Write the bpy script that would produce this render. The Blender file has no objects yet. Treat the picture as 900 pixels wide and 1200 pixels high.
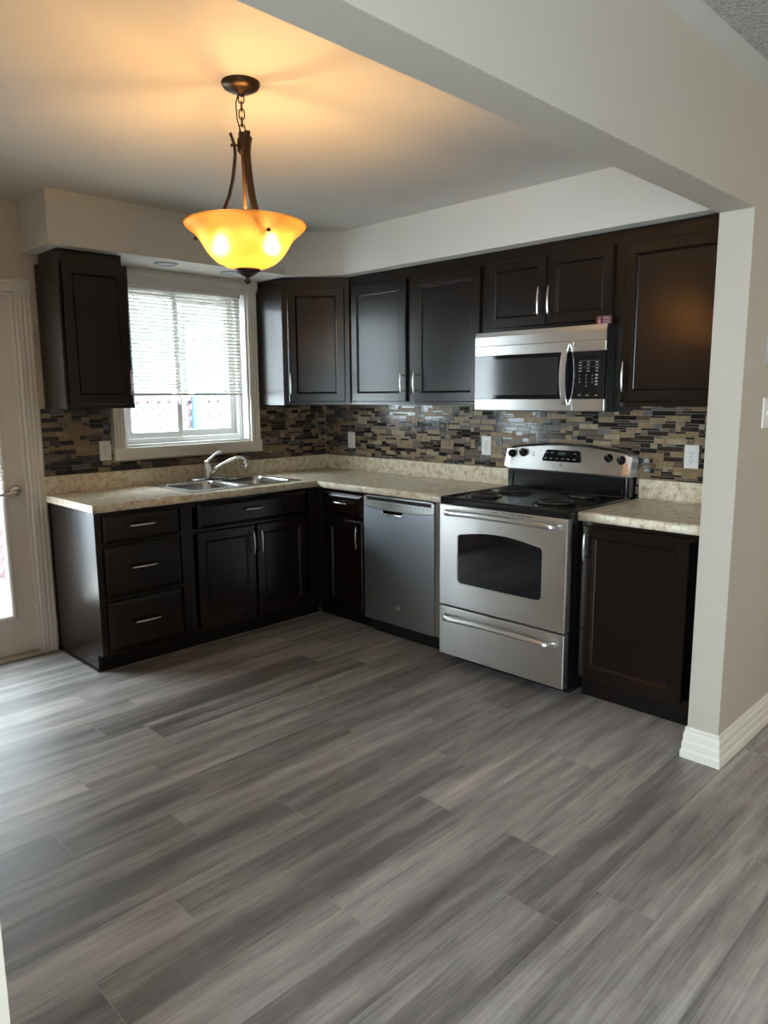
import bpy, bmesh, math, random
from mathutils import Vector, Matrix, Quaternion
R = math.radians
SC = bpy.context.scene
COL = SC.collection
random.seed(7)

# ---------------------------------------------------------------- camera, sky, exposure
cam_d = bpy.data.cameras.new('camera'); cam = bpy.data.objects.new('camera', cam_d); COL.objects.link(cam)
CY, CP, CR = R(-45.1539), R(-9.1315), R(-0.4139)
fw = Vector((-math.sin(CY)*math.cos(CP), math.cos(CY)*math.cos(CP), math.sin(CP)))
rt0 = Vector((math.cos(CY), math.sin(CY), 0)); up0 = rt0.cross(fw)
rt = math.cos(CR)*rt0 + math.sin(CR)*up0; up = -math.sin(CR)*rt0 + math.cos(CR)*up0
M = Matrix((rt, up, -fw)).transposed().to_4x4(); M.translation = Vector((-3.6516, -4.2505, 1.4587))
cam.matrix_world = M
cam_d.sensor_fit = 'VERTICAL'; cam_d.sensor_height = 36.0; cam_d.lens = 36.0*856.04/1200.0
cam_d.clip_start = 0.02; cam_d.clip_end = 200
SC.camera = cam

W = bpy.data.worlds.new('sky'); SC.world = W; W.use_nodes = True
bg = W.node_tree.nodes['Background']
bg.inputs['Color'].default_value = (0.84, 0.93, 1.0, 1); bg.inputs['Strength'].default_value = 8.5

SC.view_settings.view_transform = 'Standard'; SC.view_settings.look = 'None'
SC.view_settings.gamma = 1.0; SC.view_settings.use_curve_mapping = False
SC.view_settings.exposure = 1.46
SC.cycles.max_bounces = 10; SC.cycles.diffuse_bounces = 6; SC.cycles.glossy_bounces = 5
SC.cycles.transparent_max_bounces = 16; SC.cycles.transmission_bounces = 6
SC.cycles.caustics_reflective = False; SC.cycles.caustics_refractive = False
SC.cycles.sample_clamp_indirect = 6.0
SC.cycles.use_denoising = True

def portal(name, loc, target, sx, sy):
    d = bpy.data.lights.new(name, 'AREA'); d.shape = 'RECTANGLE'; d.size = sx; d.size_y = sy
    d.cycles.is_portal = True
    o = bpy.data.objects.new(name, d); COL.objects.link(o); o.location = loc
    o.rotation_euler = (Vector(target)-Vector(loc)).to_track_quat('-Z', 'Y').to_euler()
    return o
portal('sky_portal_window', (-1.15, 0.16, 1.645), (-1.15, -1, 1.645), 0.92, 1.0)
portal('sky_portal_door', (-2.59, 0.16, 1.06), (-2.59, -1, 1.06), 0.62, 1.7)
portal('sky_portal_dining', (-4.95, -4.65, 1.2), (0, -4.65, 1.2), 1.65, 1.85)

def lamp(name, kind, loc, power, color, radius):
    d = bpy.data.lights.new(name, kind); d.energy = power; d.color = color
    if kind == 'AREA': d.size = radius; d.shape = 'DISK'
    else: d.shadow_soft_size = radius
    o = bpy.data.objects.new(name, d); COL.objects.link(o); o.location = loc
    return o

# ---------------------------------------------------------------- materials
def mat(name, color=(.5,.5,.5), rough=.5, metal=0.0, spec=.5, coat=0.0, emit=None, estr=0.0):
    m = bpy.data.materials.new(name); m.use_nodes = True
    b = m.node_tree.nodes['Principled BSDF']
    b.inputs['Base Color'].default_value = (*color, 1); b.inputs['Roughness'].default_value = rough
    b.inputs['Metallic'].default_value = metal; b.inputs['Specular IOR Level'].default_value = spec
    b.inputs['Coat Weight'].default_value = coat; b.inputs['Coat Roughness'].default_value = .12
    if emit: b.inputs['Emission Color'].default_value = (*emit, 1); b.inputs['Emission Strength'].default_value = estr
    return m
def N(m, t, **k):
    n = m.node_tree.nodes.new(t)
    for a, v in k.items():
        if a in n.inputs: n.inputs[a].default_value = v
        else: setattr(n, a, v)
    return n
def L(m, a, b): m.node_tree.links.new(a, b)
def BSDF(m): return m.node_tree.nodes['Principled BSDF']
def coords(m, scale, kind='Object'):
    tc = N(m, 'ShaderNodeTexCoord'); mp = N(m, 'ShaderNodeMapping'); mp.inputs['Scale'].default_value = scale
    L(m, tc.outputs[kind], mp.inputs['Vector']); return mp.outputs['Vector']
def ramp(m, fac, stops):
    r = N(m, 'ShaderNodeValToRGB'); el = r.color_ramp.elements
    while len(el) > len(stops): el.remove(el[-1])
    while len(el) < len(stops): el.new(1)
    for e, (p, c) in zip(el, stops): e.position = p; e.color = (*c, 1)
    L(m, fac, r.inputs['Fac']); return r.outputs['Color']
def noise(m, vec, scale, detail=4, rough=.55):
    n = N(m, 'ShaderNodeTexNoise'); n.inputs['Scale'].default_value = scale
    n.inputs['Detail'].default_value = detail; n.inputs['Roughness'].default_value = rough
    if vec: L(m, vec, n.inputs['Vector'])
    return n.outputs['Fac']
def bump(m, h, strength, dist=.002):
    b = N(m, 'ShaderNodeBump'); b.inputs['Strength'].default_value = strength; b.inputs['Distance'].default_value = dist
    L(m, h, b.inputs['Height']); L(m, b.outputs['Normal'], BSDF(m).inputs['Normal'])

def paint(name, c, rough=.75, bstr=.12):
    m = mat(name, c, rough, spec=.25); v = coords(m, (1,1,1)); f = noise(m, v, 2.2, 3)
    c2 = tuple(x*.965 for x in c); L(m, ramp(m, f, [(.3, c2), (.7, c)]), BSDF(m).inputs['Base Color'])
    bump(m, noise(m, v, 160, 2), bstr, .001); return m
M_WALL = paint('wall_paint', (.70,.62,.53))
M_PART = paint('partition_paint', (.53,.49,.425))
M_SOFFIT = paint('soffit_paint', (.74,.715,.66))
M_CEIL = paint('ceiling_paint', (.62,.60,.565))
M_TRIM = paint('trim_paint', (.82,.79,.73), .42, .03)
M_DOOR = paint('door_paint', (.76,.70,.65), .45, .03)
M_VINYL = mat('white_vinyl', (.80,.80,.78), .35)
M_STIP = mat('stipple_ceiling', (.58,.56,.54), .9, spec=.1)
_v = coords(M_STIP, (1,1,1)); _n = noise(M_STIP, _v, 75, 5, .65); bump(M_STIP, _n, 1.0, .02)
L(M_STIP, ramp(M_STIP, _n, [(.35, (.40,.385,.37)), (.62, (.66,.64,.62))]), BSDF(M_STIP).inputs['Base Color'])

def wood(name, c, axis, rough=.25):
    m = mat(name, c, rough, spec=.42)
    s = {'z': (60,60,2.5), 'x': (2.5,60,60), 'y': (60,2.5,60)}[axis]
    v = coords(m, s); f = noise(m, v, 1.0, 5, .6)
    L(m, ramp(m, f, [(.3, tuple(x*.86 for x in c)), (.5, c), (.75, (c[0]*1.2, c[1]*1.15, c[2]*1.1))]), BSDF(m).inputs['Base Color'])
    f2 = noise(m, coords(m, tuple(x*2.2 for x in s)), 1, 3)
    rr = N(m, 'ShaderNodeMapRange'); rr.inputs['To Min'].default_value = rough; rr.inputs['To Max'].default_value = rough+.015
    L(m, f2, rr.inputs['Value']); L(m, rr.outputs['Result'], BSDF(m).inputs['Roughness'])
    return m
ESP = (.0075,.0033,.0020)
M_WOOD = wood('espresso_wood', ESP, 'z')
M_WOODX = wood('espresso_wood_across_x', ESP, 'x')
M_WOODY = wood('espresso_wood_across_y', ESP, 'y')
M_KICK = mat('dark_toe_kick', (.008,.005,.004), .5, spec=.2)
M_DARK = mat('cabinet_interior', (.012,.009,.008), .6)

def steel(name, c, rough, axis, b=.04, an=.8):
    m = mat(name, c, rough, 1.0)
    BSDF(m).inputs['Anisotropic'].default_value = an; BSDF(m).inputs['Anisotropic Rotation'].default_value = .25
    tg = N(m, 'ShaderNodeTangent', direction_type='RADIAL', axis='Z'); L(m, tg.outputs[0], BSDF(m).inputs['Tangent'])
    s = {'x': (3,300,300), 'y': (300,3,300), 'z': (300,300,3)}[axis]
    f = noise(m, coords(m, s), 1, 3, .6); bump(m, f, b, .0005)
    f2 = noise(m, coords(m, (4,4,4)), 1.5, 3)
    rr = N(m, 'ShaderNodeMapRange'); rr.inputs['To Min'].default_value = rough-.04; rr.inputs['To Max'].default_value = rough+.08
    L(m, f2, rr.inputs['Value']); L(m, rr.outputs['Result'], BSDF(m).inputs['Roughness']); return m
M_STEEL = steel('brushed_steel', (.74,.735,.72), .30, 'y')
M_STEELV = steel('brushed_steel_upright', (.60,.66,.74), .40, 'y', .04, .6)
M_SINK = steel('sink_steel', (.60,.60,.59), .24, 'x', .04, .2)
M_CHROME = mat('chrome', (.82,.82,.82), .10, 1.0)
M_NICKEL = mat('satin_nickel', (.66,.62,.57), .26, 1.0)
M_PULL = mat('pull_nickel', (.75,.73,.70), .22, 1.0)
M_BLACK = mat('black_enamel', (.006,.006,.007), .16, spec=.5)
M_BLACKM = mat('black_plastic', (.010,.010,.011), .42)
M_GLASSB = mat('black_oven_glass', (.006,.006,.008), .05, spec=.6)
M_COIL = mat('burner_coil', (.055,.052,.05), .36, .5)
M_PAN = mat('black_drip_pan', (.012,.012,.012), .22, .2)
M_GREYT = mat('panel_print_grey', (.32,.32,.33), .5)
M_GREEN = mat('panel_tint_green', (.03,.07,.045), .3)
M_BRONZE = mat('oiled_bronze', (.055,.034,.020), .34, .75)
M_WHITEP = mat('white_plastic', (.82,.81,.79), .35)
M_SLOT = mat('slot_dark', (.02,.02,.02), .6)
M_LABEL = mat('card_maroon', (.10,.022,.030), .35)
M_LABELP = mat('card_pink', (.55,.24,.22), .4)
M_LABELW = mat('card_pale_rule', (.55,.42,.42), .4)
M_THRESH = mat('threshold_alloy', (.46,.40,.33), .45, .4)

# laminate worktop
M_LAM = mat('granite_laminate', (.6,.55,.45), .33, spec=.45)
_v = coords(M_LAM, (1,1,1)); _a = noise(M_LAM, _v, 26, 8, .68); _b = noise(M_LAM, coords(M_LAM, (1,1,1)), 110, 4, .6)
_mx = N(M_LAM, 'ShaderNodeMix', data_type='FLOAT'); _mx.inputs[0].default_value = .38
L(M_LAM, _a, _mx.inputs[2]); L(M_LAM, _b, _mx.inputs[3])
L(M_LAM, ramp(M_LAM, _mx.outputs[0], [(.32, (.21,.155,.085)), (.42, (.55,.455,.31)), (.51, (.80,.72,.56)), (.62, (.90,.85,.74))]), BSDF(M_LAM).inputs['Base Color'])

# mosaic tile colours
TILES = []
for nm, c, r_ in [('tile_tan', (.27,.185,.095), .38), ('tile_beige', (.36,.275,.17), .42), ('tile_black_glass', (.018,.014,.014), .10),
                  ('tile_brown', (.10,.060,.036), .3), ('tile_dark_brown', (.042,.026,.020), .16), ('tile_grey_glass', (.15,.15,.155), .10), ('tile_taupe', (.155,.118,.085), .30)]:
    m = mat(nm, c, r_, spec=.4); f = noise(m, coords(m, (1,1,1)), 40, 4)
    L(m, ramp(m, f, [(.3, tuple(x*.75 for x in c)), (.7, tuple(min(1, x*1.2) for x in c))]), BSDF(m).inputs['Base Color']); TILES.append(m)
M_GROUT = mat('grout', (.33,.29,.24), .85, spec=.1)

# vinyl plank floor
M_FLOOR = mat('vinyl_plank', (.2,.19,.18), .36, spec=.42)
_at = N(M_FLOOR, 'ShaderNodeAttribute', attribute_name='plank_tone'); _uv = N(M_FLOOR, 'ShaderNodeUVMap', uv_map='UVMap')
_sp = N(M_FLOOR, 'ShaderNodeSeparateXYZ'); L(M_FLOOR, _uv.outputs['UV'], _sp.inputs[0])
def fvec(su, sv, kt):
    outs = []
    for o, s in ((_sp.outputs[0], su), (_sp.outputs[1], sv)):
        a = N(M_FLOOR, 'ShaderNodeMath', operation='MULTIPLY'); L(M_FLOOR, o, a.inputs[0]); a.inputs[1].default_value = s
        outs.append(a.outputs[0])
    t = N(M_FLOOR, 'ShaderNodeMath', operation='MULTIPLY'); L(M_FLOOR, _at.outputs['Fac'], t.inputs[0]); t.inputs[1].default_value = kt
    c = N(M_FLOOR, 'ShaderNodeCombineXYZ'); L(M_FLOOR, outs[0], c.inputs[0]); L(M_FLOOR, outs[1], c.inputs[1]); L(M_FLOOR, t.outputs[0], c.inputs[2])
    return c.outputs[0]
_s1 = noise(M_FLOOR, fvec(1.1, 13, 91), 1, 3, .5)
_s2 = noise(M_FLOOR, fvec(3.5, 150, 33), 1, 4, .65)
_s3 = noise(M_FLOOR, fvec(6, 30, 57), 1, 5, .7)
def mixf(m, a, b, f):
    x = N(m, 'ShaderNodeMix', data_type='FLOAT'); x.inputs[0].default_value = f; L(m, a, x.inputs[2]); L(m, b, x.inputs[3]); return x.outputs[0]
_t = mixf(M_FLOOR, mixf(M_FLOOR, _s1, _s3, .30), _s2, .27)
_t = mixf(M_FLOOR, _t, _at.outputs['Fac'], .12)
L(M_FLOOR, ramp(M_FLOOR, _t, [(.30, (.088,.080,.077)), (.44, (.185,.170,.163)), (.54, (.325,.302,.287)), (.68, (.54,.505,.478))]), BSDF(M_FLOOR).inputs['Base Color'])
bump(M_FLOOR, _s2, .16, .0012)
_rr = N(M_FLOOR, 'ShaderNodeMapRange'); _rr.inputs['To Min'].default_value = .33; _rr.inputs['To Max'].default_value = .52
L(M_FLOOR, _s2, _rr.inputs['Value']); L(M_FLOOR, _rr.outputs['Result'], BSDF(M_FLOOR).inputs['Roughness'])
M_SUB = mat('plank_joint', (.36,.34,.32), .7)

def glass(name):
    m = bpy.data.materials.new(name); m.use_nodes = True; nt = m.node_tree; nt.nodes.clear()
    o = nt.nodes.new('ShaderNodeOutputMaterial'); mx = nt.nodes.new('ShaderNodeMixShader'); t = nt.nodes.new('ShaderNodeBsdfTransparent')
    g = nt.nodes.new('ShaderNodeBsdfGlossy'); g.inputs['Roughness'].default_value = .02; lw = nt.nodes.new('ShaderNodeLayerWeight'); lw.inputs['Blend'].default_value = .5; pw_ = nt.nodes.new('ShaderNodeMath'); pw_.operation = 'POWER'; pw_.inputs[1].default_value = 5
    f = nt.nodes.new('ShaderNodeMath'); f.operation = 'MULTIPLY_ADD'; f.inputs[1].default_value = .85; f.inputs[2].default_value = .04; nt.links.new(lw.outputs['Facing'], pw_.inputs[0]); nt.links.new(pw_.outputs[0], f.inputs[0])
    t.inputs['Color'].default_value = (.94,.97,.97,1)
    nt.links.new(f.outputs[0], mx.inputs[0]); nt.links.new(t.outputs[0], mx.inputs[1]); nt.links.new(g.outputs[0], mx.inputs[2]); nt.links.new(mx.outputs[0], o.inputs[0])
    return m
M_PANE = glass('window_glass')
def translucent(name, c, f, vein=None):
    m = bpy.data.materials.new(name); m.use_nodes = True; nt = m.node_tree; b = BSDF(m); b.inputs['Base Color'].default_value = (*c, 1); b.inputs['Roughness'].default_value = .3
    o = nt.nodes['Material Output']; mx = nt.nodes.new('ShaderNodeMixShader'); t = nt.nodes.new('ShaderNodeBsdfTranslucent'); t.inputs['Color'].default_value = (*c, 1)
    mx.inputs[0].default_value = f
    top = mx.outputs[0]
    if vein:
        col = ramp(m, noise(m, coords(m, (1,1,2.2)), 7, 5, .6), [(.35, vein), (.62, c)])
        L(m, col, b.inputs['Base Color']); L(m, col, t.inputs['Color'])
    nt.links.new(b.outputs[0], mx.inputs[1]); nt.links.new(t.outputs[0], mx.inputs[2]); 
    if vein:
        rf_ = nt.nodes.new('ShaderNodeBsdfRefraction'); rf_.inputs['IOR'].default_value = 1.12; rf_.inputs['Roughness'].default_value = .62; rf_.inputs['Color'].default_value = (1,.93,.8,1)
        m2 = nt.nodes.new('ShaderNodeMixShader'); m2.inputs[0].default_value = .32; nt.links.new(mx.outputs[0], m2.inputs[1]); nt.links.new(rf_.outputs[0], m2.inputs[2]); top = m2.outputs[0]
    nt.links.new(top, o.inputs[0]); return m
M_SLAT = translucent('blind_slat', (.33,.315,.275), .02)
M_BOWL = translucent('amber_alabaster_glass', (.50,.36,.17), .72, (.40,.235,.075))
M_BULB = mat('lit_bulb', (1,.9,.7), .4, emit=(1.0,.575,.20), estr=215.0)

# ---------------------------------------------------------------- mesh helpers
class MB:
    def __init__(s): s.bm = bmesh.new(); s.mi = 0
    def face(s, vs, smooth=False):
        try:
            f = s.bm.faces.new(vs); f.material_index = s.mi; f.smooth = smooth; return f
        except ValueError: return None
    def box(s, x0, x1, y0, y1, z0, z1, bev=0.0):
        x0, x1 = sorted((x0, x1)); y0, y1 = sorted((y0, y1)); z0, z1 = sorted((z0, z1))
        v = [s.bm.verts.new((x, y, z)) for z in (z0, z1) for y in (y0, y1) for x in (x0, x1)]
        fs = [s.face([v[i] for i in q]) for q in ((0,2,3,1),(4,5,7,6),(0,1,5,4),(2,6,7,3),(0,4,6,2),(1,3,7,5))]
        if bev > 0:
            es = list({e for f in fs for e in f.edges})
            bmesh.ops.bevel(s.bm, geom=es, offset=bev, segments=2, affect='EDGES', profile=.5, material=s.mi)
        return s
    def hull(s, pts, ring, smooth=False): pass
    def loft(s, rings, cap0=True, cap1=True, closed=True, smooth=True):
        R_ = [[s.bm.verts.new(p) for p in r] for r in rings]
        n = len(R_[0])
        for a, b in zip(R_, R_[1:]):
            for i in range(n if closed else n-1):
                j = (i+1) % n; s.face([a[i], a[j], b[j], b[i]], smooth)
        if cap0: s.face(list(reversed(R_[0])))
        if cap1: s.face(R_[-1])
        return s
    def lathe(s, prof, c=(0,0,0), axis='z', n=28, cap0=False, cap1=False, smooth=True):
        rings = []
        for r, h in prof:
            ring = []
            for i in range(n):
                a = 2*math.pi*i/n; u, v = r*math.cos(a), r*math.sin(a)
                p = {'z': (u, v, h), 'x': (h, u, v), 'y': (v, h, u)}[axis]
                ring.append((c[0]+p[0], c[1]+p[1], c[2]+p[2]))
            rings.append(ring)
        return s.loft(rings, cap0, cap1, True, smooth)
    def tube(s, pts, rad, n=8, closed=False, side=None, rad2=None, cap=True):
        """sweep an ellipse (rad across 'side', rad2 the other way) along pts"""
        P = [Vector(p) for p in pts]; rings = []; m = len(P); prev = None
        for i, p in enumerate(P):
            if closed: t = (P[(i+1) % m]-P[i-1]).normalized()
            else: t = (P[min(i+1, m-1)]-P[max(i-1, 0)]).normalized()
            if side is not None: a = Vector(side)
            elif prev is not None: a = prev
            else: a = Vector((0,0,1)) if abs(t.z) < .9 else Vector((1,0,0))
            a = (a - t*a.dot(t)).normalized(); prev = a; b = t.cross(a)
            r1 = rad[i] if isinstance(rad, (list, tuple)) else rad
            r2 = r1 if rad2 is None else (rad2[i] if isinstance(rad2, (list, tuple)) else rad2)
            rings.append([p + a*(r1*math.cos(2*math.pi*k/n)) + b*(r2*math.sin(2*math.pi*k/n)) for k in range(n)])
        if closed: rings.append(rings[0]); return s.loft(rings, False, False)
        return s.loft(rings, cap, cap)
    def strap(s, pts, side, w, t):
        P = [Vector(p) for p in pts]; rings = []; m = len(P)
        for i, p in enumerate(P):
            d = (P[min(i+1, m-1)]-P[max(i-1, 0)]).normalized(); a = Vector(side); a = (a-d*a.dot(d)).normalized(); b = d.cross(a)
            ww = w[i] if isinstance(w, (list, tuple)) else w
            rings.append([p+a*ww/2+b*t/2, p-a*ww/2+b*t/2, p-a*ww/2-b*t/2, p+a*ww/2-b*t/2])
        return s.loft(rings, smooth=False)
    def prism(s, poly, axis, a0, a1, smooth=False):
        def P(u, v, w): return {'z': (u, v, w), 'x': (w, u, v), 'y': (u, w, v)}[axis]
        return s.loft([[P(u, v, a0) for u, v in poly], [P(u, v, a1) for u, v in poly]], smooth=smooth)

def origin_of(o):
    p = Vector((0,0,0))
    while o: p += o.location; o = o.parent
    return p
def link(name, mb, m, parent=None, origin=None, autosmooth=False):
    bmesh.ops.remove_doubles(mb.bm, verts=mb.bm.verts, dist=1e-6)
    bmesh.ops.recalc_face_normals(mb.bm, faces=mb.bm.faces)
    base = origin_of(parent) if parent else Vector(origin or (0,0,0))
    for v in mb.bm.verts: v.co -= base
    me = bpy.data.meshes.new(name); mb.bm.to_mesh(me); mb.bm.free()
    for x in (m if isinstance(m, list) else [m]): me.materials.append(x)
    o = bpy.data.objects.new(name, me); COL.objects.link(o)
    if parent: o.parent = parent
    else: o.location = base
    return o
def thing(name, label, cat, loc, group=None, kind=None):
    o = bpy.data.objects.new(name, None); o.empty_display_size = .05; COL.objects.link(o); o.location = loc
    o['label'] = label; o['category'] = cat
    if group: o['group'] = group
    if kind: o['kind'] = kind
    return o
def struct(name, mb, m, label=None, parent=None):
    o = link(name, mb, m, parent); o['kind'] = 'structure'
    if label: o['label'] = label
    return o

class Fr:
    """local frame on a cabinet face: u across, v up, w out"""
    def __init__(s, O, U, Nn): s.O = Vector(O); s.U = Vector(U).normalized(); s.Nn = Vector(Nn).normalized()
    def p(s, u, v, w=0): return s.O + s.U*u + Vector((0,0,1))*v + s.Nn*w
    def rect(s, u0, u1, v0, v1, w): return [s.p(u0,v0,w), s.p(u1,v0,w), s.p(u1,v1,w), s.p(u0,v1,w)]
    def slab(s, mb, u0, u1, v0, v1, w0, w1, e=.0):
        mb.loft([s.rect(u0,u1,v0,v1,w0), s.rect(u0,u1,v0,v1,w1-e)] + ([s.rect(u0+e,u1-e,v0+e,v1-e,w1)] if e else []), smooth=False); return mb
F_WIN = lambda y: Fr((0,y,0), (1,0,0), (0,-1,0))      # u = x
F_STO = lambda x: Fr((x,0,0), (0,1,0), (-1,0,0))      # u = y

def pull(fr, u, v, parent, vertical=True, length=.135, m=None):
    mb = MB(); pts = []; n = 12
    for i in range(n+1):
        t = i/n*2-1; w = .0 + .024 + .008*(1-t*t); d = t*length/2
        pts.append(fr.p(u, v+d, w) if vertical else fr.p(u+d, v, w))
    side = fr.U if vertical else Vector((0,0,1))
    mb.tube(pts, [.0038+.0022*(1-abs(i/n*2-1)**2) for i in range(n+1)], 8, side=side, rad2=.0032)
    for sgn in (-1, 1):
        d = sgn*length*.33
        q = (lambda w: fr.p(u, v+d, w)) if vertical else (lambda w: fr.p(u+d, v, w))
        mb.tube([q(-.001), q(.027)], .0032, 8)
    return link('handle', mb, m or M_PULL, parent)

def shaker(fr, u0, u1, v0, v1, parent, rail=.056, t=.02, panel=True):
    u0, u1 = sorted((u0, u1)); mb = MB()
    ins = [(0, .001), (0, t-.004), (.004, t), (rail-.004, t), (rail, t-.003), (rail+.005, t-.009), (rail+.009, t-.011)]
    mb.loft([fr.rect(u0+i, u1-i, v0+i, v1-i, w) for i, w in ins], cap0=True, cap1=False, smooth=False)
    d = link('door', mb, M_WOOD, parent)
    i = rail+.004; pm = MB(); fr.slab(pm, u0+i, u1-i, v0+i, v1-i, .002, t-.0108)
    link('center_panel', pm, M_WOOD, d)
    return d
def drawer_front(fr, u0, u1, v0, v1, parent, m, name='drawer_front', t=.02):
    mb = MB(); ins = [(0, .001), (0, t-.010), (.004, t-.007), (.016, t-.003), (.022, t)]
    mb.loft([fr.rect(u0+i, u1-i, v0+i, v1-i, w) for i, w in ins], smooth=False)
    return link(name, mb, m, parent)

# ================================================================ SETTING
ZC, ZS, ZB = 2.483, 2.218, 2.0955
YP0, YP1 = -3.161, -3.281          # partition faces
XL, XR, YR = -4.9, 1.6, -7.0       # dining room walls
KL = -3.70                          # kitchen left wall

# floor of planks, each plank one face with its own tone
mb = MB(); mb.box(XL-.1, XR+.1, YR-.1, .14, -.10, -.0012)
struct('floor_base', mb, M_SUB, 'slab under the plank floor')
bm = bmesh.new(); uvl = bm.loops.layers.uv.new('UVMap'); tl = bm.faces.layers.float.new('plank_tone')
pw, pl = .183, 1.22
known = {-2.028: -2.50, -2.211: -2.18, -2.943: -1.766, -3.126: -2.02, -3.309: -1.82, -2.577: -3.017, -1.662: -2.375, -1.479: -2.63, -1.845: -1.62, -2.394: -2.72, -2.76: -2.40}
y = -2.577+pw*14
rf = random.Random(11)
while y > -3.7-pw*20:
    off = None
    for k, v in known.items():
        if abs(k-y) < .02: off = v
    if off is None: off = rf.uniform(0, pl)
    x = off - pl*math.ceil((off-XL)/pl)
    while x < XR:
        x0, x1 = max(x, XL), min(x+pl, XR); y0, y1 = max(y-pw, YR), min(y, .0)
        g = .0010
        if x1-x0 > .01 and y1-y0 > .01:
            vs = [bm.verts.new(p) for p in ((x0+g,y0+g,0),(x1-g,y0+g,0),(x1-g,y1-g,0),(x0+g,y1-g,0))]
            f = bm.faces.new(vs); f[tl] = rf.random(); r0 = rf.uniform(0, 40); flip = rf.random() < .5
            for lp in f.loops:
                vv = lp.vert.co; q = (vv.y-y+pw)
                lp[uvl].uv = (vv.x-x+r0, (pw-q) if flip else q)
        x += pl
    y -= pw
me = bpy.data.meshes.new('floor'); bm.to_mesh(me); bm.free(); me.materials.append(M_FLOOR)
fo = bpy.data.objects.new('floor', me); COL.objects.link(fo); fo['kind'] = 'structure'; fo['label'] = 'grey brown wood-look vinyl plank floor'

# ceilings
mb = MB(); mb.box(KL-.1, .14, YP0+.001, .14, ZC, ZC+.08); struct('ceiling', mb, M_CEIL, 'smooth kitchen ceiling')
mb = MB(); mb.box(XL-.1, XR+.1, YR-.1, YP0, ZC, ZC+.08)
mb.mi = 1; mb.box(XL+.08, XR-.08, YR+.08, YP1-.082, ZC-.004, ZC+.001)
struct('ceiling_dining', mb, [M_CEIL, M_STIP], 'textured ceiling with a smooth border')

# window wall with openings (door x -3.02..-2.185 z 0..2.0 ; window x -1.605..-.695 z 1.15..2.14)
DX0, DX1, DZ = -3.12, -2.185, 2.005
WX0, WX1, WZ0, WZ1 = -1.605, -.695, 1.152, 2.142
mb = MB()
for a in ((KL-.1, DX0, 0, ZC), (DX0, DX1, DZ, ZC), (DX1, WX0, 0, ZC), (WX0, WX1, 0, WZ0), (WX0, WX1, WZ1, ZC), (WX1, .14, 0, ZC)):
    mb.box(a[0], a[1], 0, .14, a[2], a[3])
struct('wall_window', mb, M_WALL, 'beige kitchen wall with the window and patio door')
mb = MB(); mb.box(0, .14, YP0, 0, 0, ZC); struct('wall_stove', mb, M_WALL, 'beige kitchen wall behind the stove')
mb = MB(); mb.box(KL-.1, KL, YP0, 0, 0, ZC); struct('wall_kitchen_left', mb, M_WALL)
XC = -.83; XJ = -3.398
mb = MB(); mb.box(XC, XR, YP1, YP0, 0, ZC); mb.box(XL, XJ, YP1, YP0, 0, ZC); mb.box(XJ, XC, YP1, YP0, ZB, ZC)
struct('wall_partition', mb, M_PART, 'wall stub and header between kitchen and front room')
DW = (-5.45, -3.85, .30, 2.10)   # dining window in left wall
mb = MB()
for a in ((YR, DW[0], 0, ZC), (DW[1], YP1, 0, ZC), (DW[0], DW[1], 0, DW[2]), (DW[0], DW[1], DW[3], ZC)): mb.box(XL-.1, XL, a[0], a[1], a[2], a[3])
struct('wall_dining_left', mb, M_WALL)
mb = MB(); mb.box(XL-.1, XR+.1, YR-.1, YR, 0, ZC); struct('wall_rear', mb, M_WALL)
mb = MB(); mb.box(XR, XR+.1, YR, YP0, 0, ZC); struct('wall_dining_right', mb, M_WALL)

# soffit (bulkhead) with a diagonal over the corner cupboard
S = .382; o_ = S-.305; k = .61+o_*.4142
mb = MB(); mb.prism([(-2.1235,-.001), (-2.1235,-S), (-k,-S), (-S,-k), (-S,YP0+.001), (-.001,YP0+.001), (-.001,-.001)], 'z', ZS, ZC-.0005)
struct('trim_1', mb, M_SOFFIT, 'painted soffit above the wall cupboards')

# baseboards round the partition end
prof = [(0,0), (.0185,0), (.0185,.030), (.0135,.040), (.0145,.046), (.0145,.066), (.0105,.078), (.0115,.086), (.0115,.100), (.006,.114), (.0075,.122), (.0045,.130), (0,.130)]
def base_run(name, pts, nrm, label=None):
    mb = MB()
    # mitred sweep: pts list of (x,y), nrm list of outward offset vectors per point
    mb.loft([[(p[0]+n[0]*d, p[1]+n[1]*d, z+.0005) for d, z in prof] for p, n in zip(pts, nrm)], smooth=False)
    return struct(name, mb, M_TRIM, label)
base_run('baseboard_partition', [(XC+.16,YP0), (XC,YP0), (XC,YP1), (XR,YP1)], [(0,1), (-1,1), (-1,-1), (0,-1)], 'white stepped baseboard wrapping the wall end')
base_run('baseboard_left', [(XJ,YP1), (XJ,YP0)], [(1,0), (1,0)])

# ---- door_1
d1 = thing('door_1', 'pale painted patio door with a tall glass lite', 'door', (-2.6,0,0), kind='structure')
mb = MB()
GX0, GX1, GZ0, GZ1 = -2.99, -2.315, .245, 1.88
for a in ((DX0+.022, GX0, .022, DZ-.02), (GX1, DX1-.012, .022, DZ-.02), (GX0, GX1, .022, GZ0), (GX0, GX1, GZ1, DZ-.02)): mb.box(a[0], a[1], .022, .066, a[2], a[3])
sl = link('door_panel', mb, M_DOOR, d1)
mb = MB()
def lring(i, y): return [(GX0+i, y, GZ0+i), (GX1-i, y, GZ0+i), (GX1-i, y, GZ1-i), (GX0+i, y, GZ1-i)]
mb.loft([lring(-.026, .0215), lring(-.024, .014), lring(-.012, .010), lring(-.002, .012), lring(.006, .018), lring(.010, .0415), lring(-.0, .0415)], cap0=False, cap1=False, smooth=False)
link('lite_frame', mb, M_DOOR, d1)
mb = MB(); mb.box(GX0, GX1, .042, .047, GZ0, GZ1); link('glass_pane', mb, M_PANE, d1)
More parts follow.
